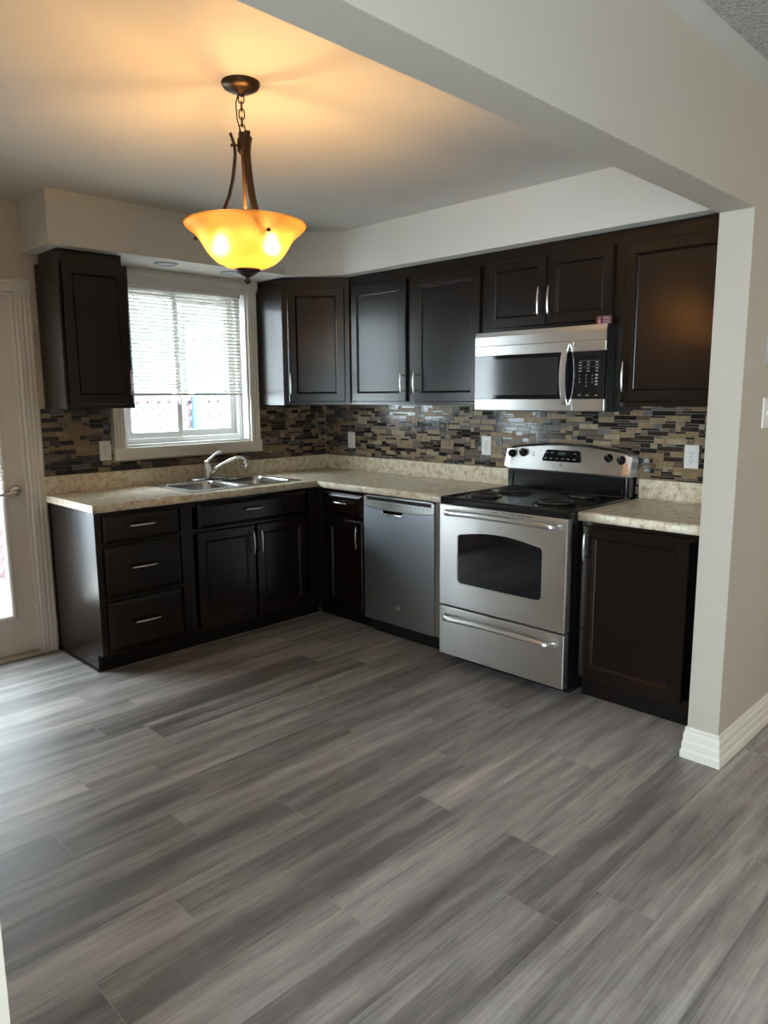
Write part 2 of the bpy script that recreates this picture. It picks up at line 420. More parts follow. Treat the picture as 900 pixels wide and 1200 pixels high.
mb = MB(); mb.lathe([(.0,-.016),(.020,-.016),(.032,-.012),(.034,-.002),(.034,.0)], (-2.247,.0215,.948), 'y', 28)
mb.lathe([(.013,-.045),(.013,-.014)], (-2.247,.0215,.948), 'y', 20, True, True)
pts = [(-2.240,-.030,.948), (-2.262,-.032,.946), (-2.29,-.034,.941), (-2.32,-.034,.937), (-2.352,-.032,.936)]
mb.tube(pts, [.012,.012,.010,.009,.008], 10, side=(0,0,1), rad2=[.010,.009,.007,.006,.005])
link('lever_handle', mb, M_NICKEL, d1)
mb = MB(); mb.box(DX0+.02, DX1-.01, -.03, .10, .0005, .021, .004); link('threshold', mb, M_THRESH, d1)
mb = MB()
mb.box(DX0+.0005, DX0+.02, .001, .14, .0005, DZ-.0005); mb.box(DX1-.011, DX1-.0005, .001, .14, .022, DZ-.0005); mb.box(DX0+.0005, DX1-.0005, .001, .14, DZ-.018, DZ-.0005)
link('door_jamb', mb, M_TRIM, d1)
def fluted(mb, x0, x1, z0, z1, y=-.001):
    w = x1-x0; prof2 = [(0,0), (0,.014), (.004,.018), (.16*w,.018), (.22*w,.012), (.30*w,.018), (.40*w,.018), (.5*w,.011), (.60*w,.018), (.70*w,.018), (.78*w,.012), (.84*w,.018), (w-.004,.018), (w,.014), (w,0)]
    mb.loft([[(x0+u, y-d, z) for u, d in prof2] for z in (z0, z1)], smooth=False)
mb = MB(); CW = .083
fluted(mb, DX1+.006, DX1+.006+CW, .001, 1.992); fluted(mb, DX0-.006-CW, DX0-.006, .001, 1.992)
for xx in (DX1+.004, DX0-.008-CW):
    mb.box(xx, xx+CW+.004, -.024, -.001, 1.992, 1.992+CW+.008, .003)
    mb.lathe([(.030,-.024),(.030,-.027),(.022,-.029),(.019,-.026),(.010,-.026),(.006,-.029),(0.0005,-.029)], (xx+CW/2+.002,0,1.992+CW/2+.004), 'y', 28)
mb2 = MB(); w = CW
mb.loft([[(x, -.001-d, 1.996+u) for u, d in [(0,0),(0,.014),(.004,.018),(.16*w,.018),(.22*w,.012),(.30*w,.018),(.40*w,.018),(.5*w,.011),(.60*w,.018),(.70*w,.018),(.78*w,.012),(.84*w,.018),(w-.004,.018),(w,.014),(w,0)]] for x in (DX0-.006, DX1+.004)], smooth=False)
link('door_casing', mb, M_TRIM, d1)

# ---- window_1
w1 = thing('window_1', 'white sliding window above the sink', 'window', (-1.15,0,1.15), kind='structure')
mb = MB(); CW = .075
fluted(mb, WX0-CW, WX0-.001, WZ0-.0, WZ1, -.0095); fluted(mb, WX1+.001, WX1+CW, WZ0-.0, WZ1, -.0095)
mb.box(WX0-CW, WX0-.002, -.0095, -.0005, WZ0, ZS-.003); mb.box(WX1+.002, WX1+CW, -.0095, -.0005, WZ0, ZS-.003)
mb.box(WX1-.002, WX1+CW+.004, -.033, -.0005, WZ1, ZS-.002, .003)
mb.box(WX0-CW-.002, WX1-.002, -.020, -.0005, WZ1, ZS-.002); mb.box(WX0-CW, WX1-.002, -.030, -.019, WZ1+.02, ZS-.022, .004)
mb.box(WX0-CW-.004, WX1+.002, -.028, -.0005, WZ0-.074, WZ0-.001, .003)
mb.box(WX1-.003, WX1+CW+.006, -.034, -.0005, WZ0-.078, WZ0+.002, .003)
link('window_casing', mb, M_TRIM, w1)
mb = MB(); e = .0005
mb.box(WX0+e, WX0+.012, -.008, .139, WZ0+e, WZ1-e); mb.box(WX1-.012, WX1-e, -.008, .139, WZ0+e, WZ1-e)
mb.box(WX0+.012, WX1-.012, -.008, .139, WZ0+e, WZ0+.014); mb.box(WX0+.012, WX1-.012, -.008, .139, WZ1-.014, WZ1-e)
link('window_jamb', mb, M_VINYL, w1)
def rect_frame(mb, x0, x1, z0, z1, y0, y1, t, bev=.003):
    mb.box(x0, x0+t, y0, y1, z0, z1, bev); mb.box(x1-t, x1, y0, y1, z0, z1, bev)
    mb.box(x0+t-.002, x1-t+.002, y0, y1, z0, z0+t, bev); mb.box(x0+t-.002, x1-t+.002, y0, y1, z1-t, z1, bev)
mb = MB(); rect_frame(mb, WX0+.0125, WX1-.0125, WZ0+.0145, WZ1-.0145, .062, .132, .030); link('window_frame', mb, M_VINYL, w1)
zz0, zz1 = WZ0+.046, WZ1-.046
mb = MB(); rect_frame(mb, WX0+.044, -1.168, zz0, zz1, .066, .092, .036); s1 = link('sash', mb, M_VINYL, w1)
mb = MB(); mb.box(WX0+.078, -1.202, .077, .081, zz0+.034, zz1-.034); link('glass_pane', mb, M_PANE, s1)
mb = MB(); mb.box(-1.196, -1.176, .052, .066, 1.43, 1.47, .003); mb.tube([(-1.19,.052,1.445), (-1.19,.045,1.43), (-1.19,.048,1.405)], .005, 8); link('latch', mb, M_VINYL, s1)
mb = MB(); rect_frame(mb, -1.205, WX1-.044, zz0, zz1, .098, .124, .042); s2 = link('sash', mb, M_VINYL, w1)
mb = MB(); mb.box(-1.165, WX1-.084, .109, .113, zz0+.04, zz1-.04); link('glass_pane', mb, M_PANE, s2)

# dining room window, out of frame, lets the daylight in
w2 = thing('window_2', 'white framed front room window', 'window', (XL,-4.65,.30), kind='structure')
mb = MB(); y0, y1, z0, z1 = DW; e = .0005
for a in ((y0+e, y0+.05, z0+e, z1-e), (y1-.05, y1-e, z0+e, z1-e), (y0+.05, y1-.05, z0+e, z0+.05), (y0+.05, y1-.05, z1-.05, z1-e), (-4.68, -4.62, z0+.05, z1-.05)): mb.box(XL-.09, XL-.01, *a)
link('window_frame', mb, M_VINYL, w2)
mb = MB(); mb.box(XL-.055, XL-.05, y0+.05, y1-.05, z0+.05, z1-.05); link('glass_pane', mb, M_PANE, w2)

# ---- mosaic backsplash
def mosaic(name, fr, u0, u1, v0, v1, holes, label, seed):
    rg = random.Random(seed); hu, cu = .0128, .009
    nv = int((v1-v0)/hu); hu = (v1-v0)/nv; nu = int((u1-u0)/cu); cu = (u1-u0)/nu
    occ = [[False]*nu for _ in range(nv)]
    mb = MB(); fr.slab(mb, u0, u1, v0, v1, .0005, .005) if not holes else None
    mb2 = MB(); 
    if holes:
        hu0, hu1, hv0, hv1 = holes
        for a in ((u0, hu0, v0, v1), (hu1, u1, v0, v1), (hu0, hu1, v0, hv0)): fr.slab(mb, a[0], a[1], a[2], a[3], .0005, .005)
    g = .0011
    for r in range(nv):
        c = 0
        while c < nu:
            if occ[r][c]: c += 1; continue
            run = 0
            while c+run < nu and not occ[r][c+run]: run += 1
            ln = min(run, rg.choice([3,4,5,6,8,9,10,12,13,14]))
            if run-ln < 3: ln = run if run <= 15 else ln
            h = 2 if (r+1 < nv and rg.random() < .60) else 1
            if h == 2 and any(occ[r+1][c+i] for i in range(ln)): h = 1
            for i in range(ln):
                for q in range(h): occ[r+q][c+i] = True
            a0, a1, b0, b1 = u0+c*cu+g, u0+(c+ln)*cu-g, v0+r*hu+g, v0+(r+h)*hu-g
            c += ln
            parts = [(a0, a1, b0, b1)]
            if holes:
                hu0, hu1, hv0, hv1 = holes
                if b1 > hv0 and a1 > hu0 and a0 < hu1:
                    parts = []
                    if b0 < hv0-.004: parts.append((a0, a1, b0, hv0-g))
                    else:
                        if a0 < hu0-.006: parts.append((a0, hu0-g, b0, b1))
                        if a1 > hu1+.006: parts.append((hu1+g, a1, b0, b1))
            if h == 2: ci = rg.choices(range(7), [34,9,22,11,14,5,5])[0]
            else: ci = rg.choices(range(7), [8,4,34,18,26,6,4])[0]
            mb.mi = 1+ci
            for p in parts: fr.slab(mb, p[0], p[1], p[2], p[3], .004, .0078, .0006)
    return struct(name, mb, [M_GROUT]+TILES, label)
LIP = 1.0165
mosaic('wall_backsplash_window', F_WIN(0), -2.088, -.0085, LIP, 1.3935, (WX0-.083, WX1+.085, WZ0-.082, 9), 'mosaic tile behind the sink', 3)
mosaic('wall_backsplash_stove', F_STO(0), YP0+.001, -.0085, LIP-.11, 1.3935, None, 'mosaic tile behind the stove', 5)

# ================================================================ CABINETS
def carcass(mb, x0, x1, y0, y1, z0, z1, t=.016, front='y', top=False):
    """open box of panels; front face left open towards -y or -x"""
    mb.box(x0, x1, y0, y1, z0, z0+t)
    if top: mb.box(x0, x1, y0, y1, z1-t, z1)
    if front == 'y':
        mb.box(x0, x0+t, y0, y1, z0+t, z1-(t if top else 0)); mb.box(x1-t, x1, y0, y1, z0+t, z1-(t if top else 0)); mb.box(x0+t, x1-t, y1-.006, y1, z0+t, z1-t)
    else:
        mb.box(x0, x1, y0, y0+t, z0+t, z1-(t if top else 0)); mb.box(x0, x1, y1-t, y1, z0+t, z1-(t if top else 0)); mb.box(x1-.006, x1, y0+t, y1-t, z0+t, z1-t)
def frame_face(fr, parent, u0, u1, v0, v1, cuts, t=.018):
    """face frame: stiles at ends, rails top/bottom, cuts = [('u',pos,width,va,vb) or ('v',pos,width,ua,ub)]"""
    mb = MB(); w = -t
    u0, u1 = sorted((u0, u1))
    for a in ((u0, u0+.036, v0, v1), (u1-.036, u1, v0, v1), (u0+.036, u1-.036, v0, v0+.034), (u0+.036, u1-.036, v1-.04, v1)): fr.slab(mb, *a, w, 0)
    for k_, p, wd, a, b in cuts:
        if k_ == 'u': fr.slab(mb, p-wd/2, p+wd/2, a, b, w, 0)
        else: fr.slab(mb, a, b, p-wd/2, p+wd/2, w, 0)
    return link('face_frame', mb, M_WOOD, parent)

ZCT = .875  # underside of worktop
# -- drawer base by the door
c = thing('base_cabinet', 'dark wood three-drawer base cabinet at the run end beside the patio door', 'cabinet', (-1.82,-.3,0), 'dark base cabinets')
mb = MB(); carcass(mb, -2.07, -1.562, -.582, -.003, .10, ZCT-.001); link('carcass', mb, M_DARK, c)
mb = MB(); mb.prism([(-.003,.0005), (-.003,ZCT-.001), (-.600,ZCT-.001), (-.600,.10), (-.536,.10), (-.536,.0005)], 'x', -2.088, -2.0705); link('end_panel', mb, M_WOOD, c)
mb = MB(); mb.box(-2.0935, -2.0885, -.54, -.003, .001, .016, .002); link('shoe_moulding', mb, M_WOODY, c)
fr = F_WIN(-.60)
frame_face(fr, c, -2.0700, -1.562, .10, ZCT-.001, [('v', .699, .02, -2.034, -1.598), ('v', .40, .02, -2.034, -1.598)])
for z0, z1, zp in ((.70,.853,.787), (.412,.684,.562), (.112,.386,.262)):
    d = drawer_front(fr, -2.050, -1.615, z0, z1, c, M_WOODX); pull(Fr((0,-.62,0),(1,0,0),(0,-1,0)), -1.84, zp, d, False, .15)
mb = MB(); mb.box(-2.0700, -1.562, -.536, -.522, .0005, .0995); link('toe_kick', mb, M_KICK, c)
# -- sink base
c = thing('base_cabinet', 'wide two-door dark base cabinet under the steel sink with a single drawer front on top', 'cabinet', (-1.1,-.3,0), 'dark base cabinets')
mb = MB(); carcass(mb, -1.561, -.640, -.582, -.003, .10, ZCT-.001); link('carcass', mb, M_DARK, c)
frame_face(fr, c, -1.561, -.640, .10, ZCT-.001, [('v', .694, .03, -1.525, -.676), ('u', -1.105, .05, .134, .68)])
d = drawer_front(fr, -1.495, -.70, .705, .853, c, M_WOODX); pull(F_WIN(-.62), -1.112, .79, d, False, .15)
for u0, u1, up_ in ((-1.507, -1.112, -1.137), (-1.098, -.712, -1.078)):
    d = shaker(fr, u0, u1, .118, .685, c); pull(F_WIN(-.62), up_, .578, d, True, .14)
mb = MB(); mb.box(-1.561, -.55, -.536, -.522, .0005, .0995); link('toe_kick', mb, M_KICK, c)
# -- corner base on stove wall
c = thing('base_cabinet', 'narrow dark base cabinet in the inside corner, left of the dishwasher', 'cabinet', (-.3,-.86,0), 'dark base cabinets')
mb = MB(); carcass(mb, -.582, -.009, -1.068, -.640, .10, ZCT-.001, front='x'); link('carcass', mb, M_DARK, c)
fs = F_STO(-.60)
frame_face(fs, c, -1.068, -.640, .10, ZCT-.001, [('v', .694, .02, -1.03, -.676)])
mb = MB(); mb.box(-.6395, -.6005, -.6395, -.6005, .10, ZCT-.005); link('corner_post', mb, M_WOOD, c)
d = drawer_front(fs, -1.040, -.702, .703, .850, c, M_WOODY); pull(F_STO(-.62), -.86, .79, d, False, .13)
d = shaker(fs, -1.040, -.702, .118, .685, c); pull(F_STO(-.62), -1.013, .585, d, True, .14)
mb = MB(); mb.box(-.536, -.522, -1.068, -.5365, .0005, .0995); link('toe_kick', mb, M_KICK, c)
# -- right base
c = thing('base_cabinet', 'single-door dark base cabinet right of the stove, beside the white wall end', 'cabinet', (-.3,-2.84,0), 'dark base cabinets')
mb = MB(); carcass(mb, -.582, -.009, YP0+.003, -2.53, .10, ZCT-.001, front='x'); link('carcass', mb, M_DARK, c)
frame_face(fs, c, YP0+.003, -2.53, .10, ZCT-.001, [])
d = shaker(fs, -3.04, -2.545, .118, .850, c); pull(F_STO(-.62), -2.566, .75, d, True, .135)
mb = MB(); mb.box(-.556, -.542, YP0+.003, -2.53, .0005, .0995); link('toe_kick', mb, M_KICK, c)

# -- wall cabinets
UB, UT = 1.394, ZS-.002
def upper(label, fr, u0, u1, depth_box, doors, zb=UB, rail=.056, cuts=(), fill=None):
    cx = (fr.p((u0+u1)/2, zb, -.15)); c = thing('wall_cabinet', label, 'cabinet', cx, 'dark wall cabinets')
    mb = MB(); mb.box(*depth_box, zb, 2.165); link('carcass', mb, M_WOOD, c)
    frame_face(fr, c, u0, u1, zb, 2.165, cuts)
    mb = MB(); f0, f1 = fill or (u0, u1); fr.slab(mb, f0, f1, 2.1655, UT, -.012, -.002); fr.slab(mb, f0, f1, 2.1655, UT, -.26, -.012); link('top_filler', mb, M_WOOD, c)
    for (a, b, z0, z1, hu, hv, hl) in doors:
        d = shaker(fr, a, b, z0, z1, c, rail); pull(Fr(fr.O+fr.Nn*.02, fr.U, fr.Nn), hu, hv, d, True, hl)
    return c
fu = F_WIN(-.305)
upper('dark wall cabinet between the patio door and the window', fu, -2.062, -1.678, (-2.062,-1.678,-.287,-.0085), [(-2.045,-1.690,1.415,2.15,-1.716,1.535,.14)], fill=(-2.05,-1.708))
fsu = F_STO(-.305)
upper('double-door dark wall cabinet on the stove wall left of the microwave', fsu, -1.7185, -.612, (-.287,-.0085,-1.7185,-.612),
      [(-1.135,-.648,1.415,2.147,-1.118,1.527,.14), (-1.695,-1.205,1.415,2.147,-1.226,1.527,.14)], cuts=[('u',-1.17,.08,1.428,2.125)])
upper('short two-door dark wall cabinet directly above the microwave', fsu, -2.509, -1.7195, (-.287,-.0085,-2.509,-1.7195),
      [(-2.120,-1.752,1.808,2.152,-2.088,1.925,.145), (-2.487,-2.125,1.808,2.152,-2.148,1.925,.145)], zb=1.786, rail=.052)
upper('single-door dark wall cabinet right of the microwave, glowing with lamplight', fsu, YP0+.003, -2.510, (-.287,-.0085,YP0+.003,-2.510),
      [(-3.125,-2.546,1.415,2.147,-2.568,1.535,.145)])
# diagonal corner cabinet
c = thing('wall_cabinet', 'diagonal dark corner wall cabinet right of the window', 'cabinet', (-.3,-.3,UB), 'dark wall cabinets')
poly = [(-.0085,-.0085), (-.619,-.0085), (-.619,-.300), (-.300,-.611), (-.0085,-.611)]
mb = MB(); mb.prism(poly, 'z', UB, 2.165); link('carcass', mb, M_WOOD, c)
mb = MB(); mb.prism([(-.03,-.03), (-.605,-.03), (-.605,-.302), (-.302,-.605), (-.03,-.605)], 'z', 2.1655, UT); link('top_filler', mb, M_WOOD, c)
fd = Fr((-.6195,-.3045,0), (1,-1,0), (-1,-1,0)); FL = .445
frame_face(fd, c, .006, FL-.006, UB, 2.165, [], t=.003)
d = shaker(fd, .036, FL-.036, 1.415, 2.147, c); pull(Fr(fd.O+fd.Nn*.02, fd.U, fd.Nn), .052, 1.535, d, True, .14)

# ================================================================ WORKTOPS
def edge_profile_x(): pass
c = thing('countertop', 'long L-shaped granite-look laminate worktop around the sink corner', 'countertop', (-1.0,-.3,.9), 'speckled worktops')
Z0, Z1 = .8755, .914
SX0, SX1, SY0, SY1 = -1.485, -.715, -.548, -.060    # sink cut-out
YD = -1.7385
mb = MB()
def ctop(x0, x1, y0, y1): mb.box(x0, x1, y0, y1, Z0, Z1)
XLc = -2.1057
ctop(XLc, SX0, -.622, -.0085); ctop(SX0, SX1, -.622, SY0); ctop(SX0, SX1, SY1, -.0085); ctop(SX1, -.622, -.622, -.0085); ctop(-.622, -.0085, YD, -.0085)
# rounded nose along the fronts and the end
nose = [(0,Z0-.003), (-.009,Z0-.003), (-.0125,Z0+.003), (-.0135,Z0+.016), (-.0125,Z1-.010), (-.009,Z1-.003), (0,Z1)]
mb.loft([[(x, -.622+d, z) for d, z in nose] for x in (XLc, -.6355)], smooth=True)
mb.loft([[(-.622+d, y, z) for d, z in nose] for y in (-.635, YD)], smooth=True)
mb.box(-.6355, -.622, -.635, -.622, Z0-.003, Z1)
link('worktop', mb, M_LAM, c)
mb = MB(); mb.box(XLc, -.0285, -.0275, -.009, Z1+.0002, 1.016, .003); mb.box(-.0275, -.009, YD, -.009, Z1+.0002, 1.016, .003); link('backsplash_lip', mb, M_LAM, c)
c = thing('countertop', 'short granite-look worktop between the stove and the wall end', 'countertop', (-.3,-2.84,.9), 'speckled worktops')
mb = MB(); YA = -2.5235; mb.box(-.622, -.0085, YP0+.002, YA, Z0, Z1); mb.loft([[(-.622+d, y, z) for d, z in nose] for y in (YA, YP0+.002)], smooth=True); link('worktop', mb, M_LAM, c)
mb = MB(); mb.box(-.0275, -.009, YP0+.002, YA, Z1+.0002, 1.016, .003); link('backsplash_lip', mb, M_LAM, c)

# ================================================================ SINK, FAUCET
c = thing('sink', 'double-bowl stainless sink set in the worktop under the window', 'sink', (-1.1,-.3,.914))
def rrect(x0, x1, y0, y1, r, n=5):
    out = []
    for cx, cy, a0 in ((x1-r,y1-r,0), (x0+r,y1-r,90), (x0+r,y0+r,180), (x1-r,y0+r,270)):
        for i in range(n+1):
            a = R(a0+90*i/n); out.append((cx+r*math.cos(a), cy+r*math.sin(a)))
    return out
bowls = [(-1.458, -1.122, -.528, -.145), (-1.078, -.742, -.528, -.145)]
zt = Z1+.005
for q, (x0, x1, y0, y1) in enumerate(bowls):
    mb = MB(); rings = []
    for i, z, r in ((0,zt,.055), (.006,zt-.005,.055), (.010,zt-.03,.055), (.022,zt-.150,.06), (.045,zt-.172,.05), (.10,zt-.176,.04)):
        rings.append([(x, y, z) for x, y in rrect(x0+i, x1-i, y0+i, y1-i, max(.02, r-i*.2))])
    mb.loft(rings, cap0=False, cap1=True); 
    mb.lathe([(.0005,zt-.1755),(.030,zt-.1755),(.040,zt-.174),(.042,zt-.1755)], ((x0+x1)/2,(y0+y1)/2,0), 'z', 24)
    link('bowl', mb, M_SINK, c)
# rim plate around the bowls
mb = MB(); OX0, OX1, OY0, OY1 = -1.503, -.697, -.566, -.042
outer = [(OX0,OY0), (-1.10,OY0), (OX1,OY0), (OX1,OY1), (-1.10,OY1), (OX0,OY1)]
bmx = mb.bm
def rim_half(xa, xb, b):
    inner = rrect(*b, .055); n = len(inner)
    O = []
    for (x, y) in inner:
        cx, cy = (b[0]+b[1])/2, (b[2]+b[3])/2
        dx, dy = x-cx, y-cy; ts = []
        if dx > 1e-9: ts.append((xb-cx)/dx)
        if dx < -1e-9: ts.append((xa-cx)/dx)
        if dy > 1e-9: ts.append((OY1-cy)/dy)
        if dy < -1e-9: ts.append((OY0-cy)/dy)
        t = min(ts); O.append((cx+dx*t, cy+dy*t))
    for i in range(n):   # snap nearest samples to the rectangle's corners
        pass
    for cxn in ((xa,OY0), (xb,OY0), (xb,OY1), (xa,OY1)):
        j = min(range(n), key=lambda q: (O[q][0]-cxn[0])**2+(O[q][1]-cxn[1])**2); O[j] = cxn
    mb.loft([[(x, y, Z1+.0004) for x, y in O], [(x, y, zt) for x, y in [(ox*.985+ix*.015, oy*.985+iy*.015) for (ox, oy), (ix, iy) in zip(O, inner)]], [(x, y, zt) for x, y in inner]], cap0=False, cap1=False, smooth=False)
rim_half(OX0, -1.10, bowls[0]); rim_half(-1.10, OX1, bowls[1])
link('rim', mb, M_SINK, c)
c = thing('faucet', 'chrome single-lever kitchen faucet behind the sink bowls', 'faucet', (-1.10,-.093,.92))
mb = MB(); fx, fy, fz = -1.10, -.093, zt+.0008
mb.loft([[(x, y, z) for x, y in rrect(fx-.12+i, fx+.12-i, fy-.030+i, fy+.030-i, .029-i*.5)] for i, z in ((0,fz), (0,fz+.006), (.006,fz+.012))]); link('base_plate', mb, M_CHROME, c)
mb = MB(); mb.lathe([(.028,fz+.012),(.024,fz+.022),(.022,fz+.085),(.024,fz+.10),(.022,fz+.118),(.012,fz+.126),(.0005,fz+.127)], (fx,fy,0), 'z', 24); link('body', mb, M_CHROME, c)
mb = MB(); hx = Vector((.75,-.45,0)).normalized()
b0 = Vector((fx,fy,fz+.12)); mb.tube([b0, b0+hx*.02+Vector((0,0,.012)), b0+hx*.05+Vector((0,0,.04)), b0+hx*.075+Vector((0,0,.055)), b0+hx*.095+Vector((0,0,.056))], [.012,.011,.008,.009,.006], 10, rad2=[.010,.008,.006,.005,.003]); link('lever', mb, M_CHROME, c)
mb = MB(); sx = Vector((.93,-.36,0)).normalized(); p0 = Vector((fx,fy,fz+.045))
sp = [p0+sx*a+Vector((0,0,b)) for a, b in ((.015,0), (.06,.028), (.11,.055), (.16,.078), (.205,.090), (.235,.088), (.252,.074), (.255,.055))]
mb.tube(sp, [.013,.012,.0115,.011,.011,.011,.011,.011], 12); link('spout', mb, M_CHROME, c)
mb = MB(); q = sp[-1]; mb.lathe([(.0005,.004),(.013,.004),(.014,-.004),(.012,-.012),(.015,-.02),(.013,-.034),(.0005,-.035)], q, 'z', 18); link('aerator', mb, M_CHROME, c)

# ================================================================ DISHWASHER
c = thing('dishwasher', 'stainless steel dishwasher under the worktop left of the stove', 'dishwasher', (-.3,-1.37,0))
mb = MB(); mb.box(-.585, -.02, -1.6405, -1.080, .02, .868); link('body', mb, M_BLACKM, c)
y0, y1 = -1.640, -1.081; fx_ = -.638
mb = MB()   # lower door skin with a bowed top edge
n = 16; top = [(y0+(y1-y0)*i/n, .782+.017*((i/n*2-1)**2)) for i in range(n+1)]
poly = [(y0,.102)] + [(y, z) for y, z in top] + [(y1,.102)]
# poly order: bottom-left, up along the curve, bottom-right
mb.prism([(y0,.102), (y1,.102)] + list(reversed(top)), 'x', fx_, -.590); link('door_skin', mb, M_STEELV, c)
mb = MB(); lo = [(y, z+.003) for y, z in top]
mb.prism(lo + [(y1,.836), (y0,.836)], 'x', fx_+.001, -.590)
mb.box(fx_+.001, -.590, y0, y0+.018, .836, .866); mb.box(fx_+.001, -.590, y1-.018, y1, .836, .866); mb.box(fx_+.001, -.590, y0, y1, .858, .866)
cp = link('control_panel', mb, M_STEEL, c)
mb = MB(); mb.box(fx_+.012, -.592, y0+.018, y1-.018, .836, .858); link('vent_slot', mb, M_BLACKM, cp)
mb = MB()
for i in range(15):
    yy = y1-.06-i*.032; mb = MB(); mb.box(fx_+.0002, fx_+.002, yy-.010, yy, .822, .825); link('button_mark', mb, M_BLACKM, cp)
    if i % 2: mb = MB(); mb.box(fx_+.0002, fx_+.002, yy-.004, yy, .813, .816); link('button_mark', mb, M_BLACKM, cp)
mb = MB(); yc = -1.325
pk = [(yc-.082,.787), (yc-.072,.765), (yc+.072,.765), (yc+.082,.787)]
mb.prism(pk, 'x', fx_-.0012, fx_+.004); link('pocket_recess', mb, M_BLACK, c)
mb = MB(); mb.tube([(fx_-.003, yc-.082,.780), (fx_-.004, yc-.072,.763), (fx_-.004, yc+.072,.763), (fx_-.003, yc+.082,.780)], .0035, 8); link('pocket_lip', mb, M_CHROME, c)
mb = MB(); yb, zb = -1.363, .212
for a in ((yb-.017,yb+.017,zb+.012,zb+.016), (yb-.017,yb-.013,zb-.014,zb+.012), (yb-.013,yb+.006,zb-.014,zb-.011), (yb-.006,yb+.017,zb-.003,zb+.0), (yb+.010,yb+.014,zb-.012,zb+.006)): mb.box(fx_-.0015, fx_, *a)
link('badge', mb, M_WHITEP, c)
mb = MB(); mb.box(fx_-.0008, fx_, yb-.019, yb+.019, zb-.016, zb+.018); link('badge_plate', mb, M_BLACKM, c)
mb = MB(); mb.box(-.56, -.55, -1.6405, -1.080, .0005, .10); link('toe_kick', mb, M_KICK, c)
mb = MB(); mb.box(-.624, -.55, -1.7385, -1.6425, .10, .8735); mb.box(-.56, -.55, -1.7385, -1.6425, .0005, .10)
o = link('filler_strip', mb, mat('filler_grey_brown', (.20,.165,.14), .42), None, (-.58,-1.70,0)); o['label'] = 'grey brown upright filler strip between dishwasher and stove'; o['category'] = 'filler strip'

# ================================================================ STOVE
c = thing('stove', 'freestanding stainless range with four coil burners and a black cooktop', 'stove', (-.35,-2.13,0))
SY0_, SY1_ = -2.5195, -1.7425; sc = (SY0_+SY1_)/2
mb = MB(); mb.box(-.664, -.04, SY0_+.002, SY1_-.002, .045, .884); mb.box(-.60, -.08, SY0_+.03, SY1_-.03, .0005, .045); link('body', mb, M_BLACK, c)
mb = MB()  # cooktop with raised rim
rings = [[(x, y, .8845) for x, y in rrect(-.706, -.105, SY0_, SY1_, .012, 3)], [(x, y, .915) for x, y in rrect(-.712, -.105, SY0_, SY1_, .012, 3)],
         [(x, y, .924) for x, y in rrect(-.706, -.105, SY0_+.004, SY1_-.004, .014, 3)], [(x, y, .924) for x, y in rrect(-.692, -.108, SY0_+.018, SY1_-.018, .014, 3)], [(x, y, .917) for x, y in rrect(-.682, -.112, SY0_+.028, SY1_-.028, .014, 3)]]
mb.loft(rings, smooth=False); ct = link('cooktop', mb, M_BLACK, c)
for bx, by, br in ((-.522,-1.895,.075), (-.255,-1.905,.098), (-.520,-2.335,.098), (-.250,-2.330,.075)):
    mb = MB(); mb.lathe([(br+.022,.9172),(br+.021,.923),(br+.014,.924),(br+.004,.9195),(br*.5,.9178),(.001,.9178)], (bx,by,0), 'z', 36); dp = link('drip_pan', mb, M_PAN, c)
    mb = MB(); pts = []; turns = 4 if br < .08 else 5; n = turns*26
    for i in range(n+1):
        a = 2*math.pi*turns*i/n; rr_ = .020+(br-.022)*i/n; pts.append((bx+rr_*math.cos(a), by+rr_*math.sin(a), .9315))
    mb.tube(pts, .0055, 6)
    for kq in range(3):
        a = R(90+120*kq); mb.tube([(bx+.015*math.cos(a), by+.015*math.sin(a), .9245), (bx+br*math.cos(a), by+br*math.sin(a), .9245)], .0025, 6)
    mb.tube([(bx, by, .928), (bx+.0, by, .9245)], .016, 12)
    link('burner_coil', mb, M_COIL, c)
# back guard
mb = MB(); mb.box(-.104, -.032, SY0_+.012, SY1_-.012, .884, 1.035); link('back_riser', mb, M_BLACK, c)
for a, b in ((SY0_+.02, SY0_+.05), (SY1_-.05, SY1_-.02)): mb = MB(); mb.box(-.112, -.104, a, b, .918, 1.03, .003); link('riser_bracket', mb, M_BLACK, c)
mb = MB(); n = 20
def bg_top(i): t = i/n*2-1; return 1.152+.034*(1-t*t) - (.012*max(0, abs(t)-.92)/.08)
rings = []
for i in range(n+1):
    y = SY0_+.0+(SY1_-SY0_)*i/n; zt_ = bg_top(i); edge = .010 if i in (0, n) else 0
    rings.append([(-.036, y, 1.026), (-.128+edge, y, 1.026+edge*.3), (-.137+edge, y, 1.036+edge), (-.137+.032*(zt_-.012-1.036)/.124+edge, y, zt_-.012), (-.137+.032*(zt_-.012-1.036)/.124+.013, y, zt_), (-.036, y, zt_)])
mb.loft(rings, smooth=False); bk = link('control_panel', mb, M_STEEL, c)
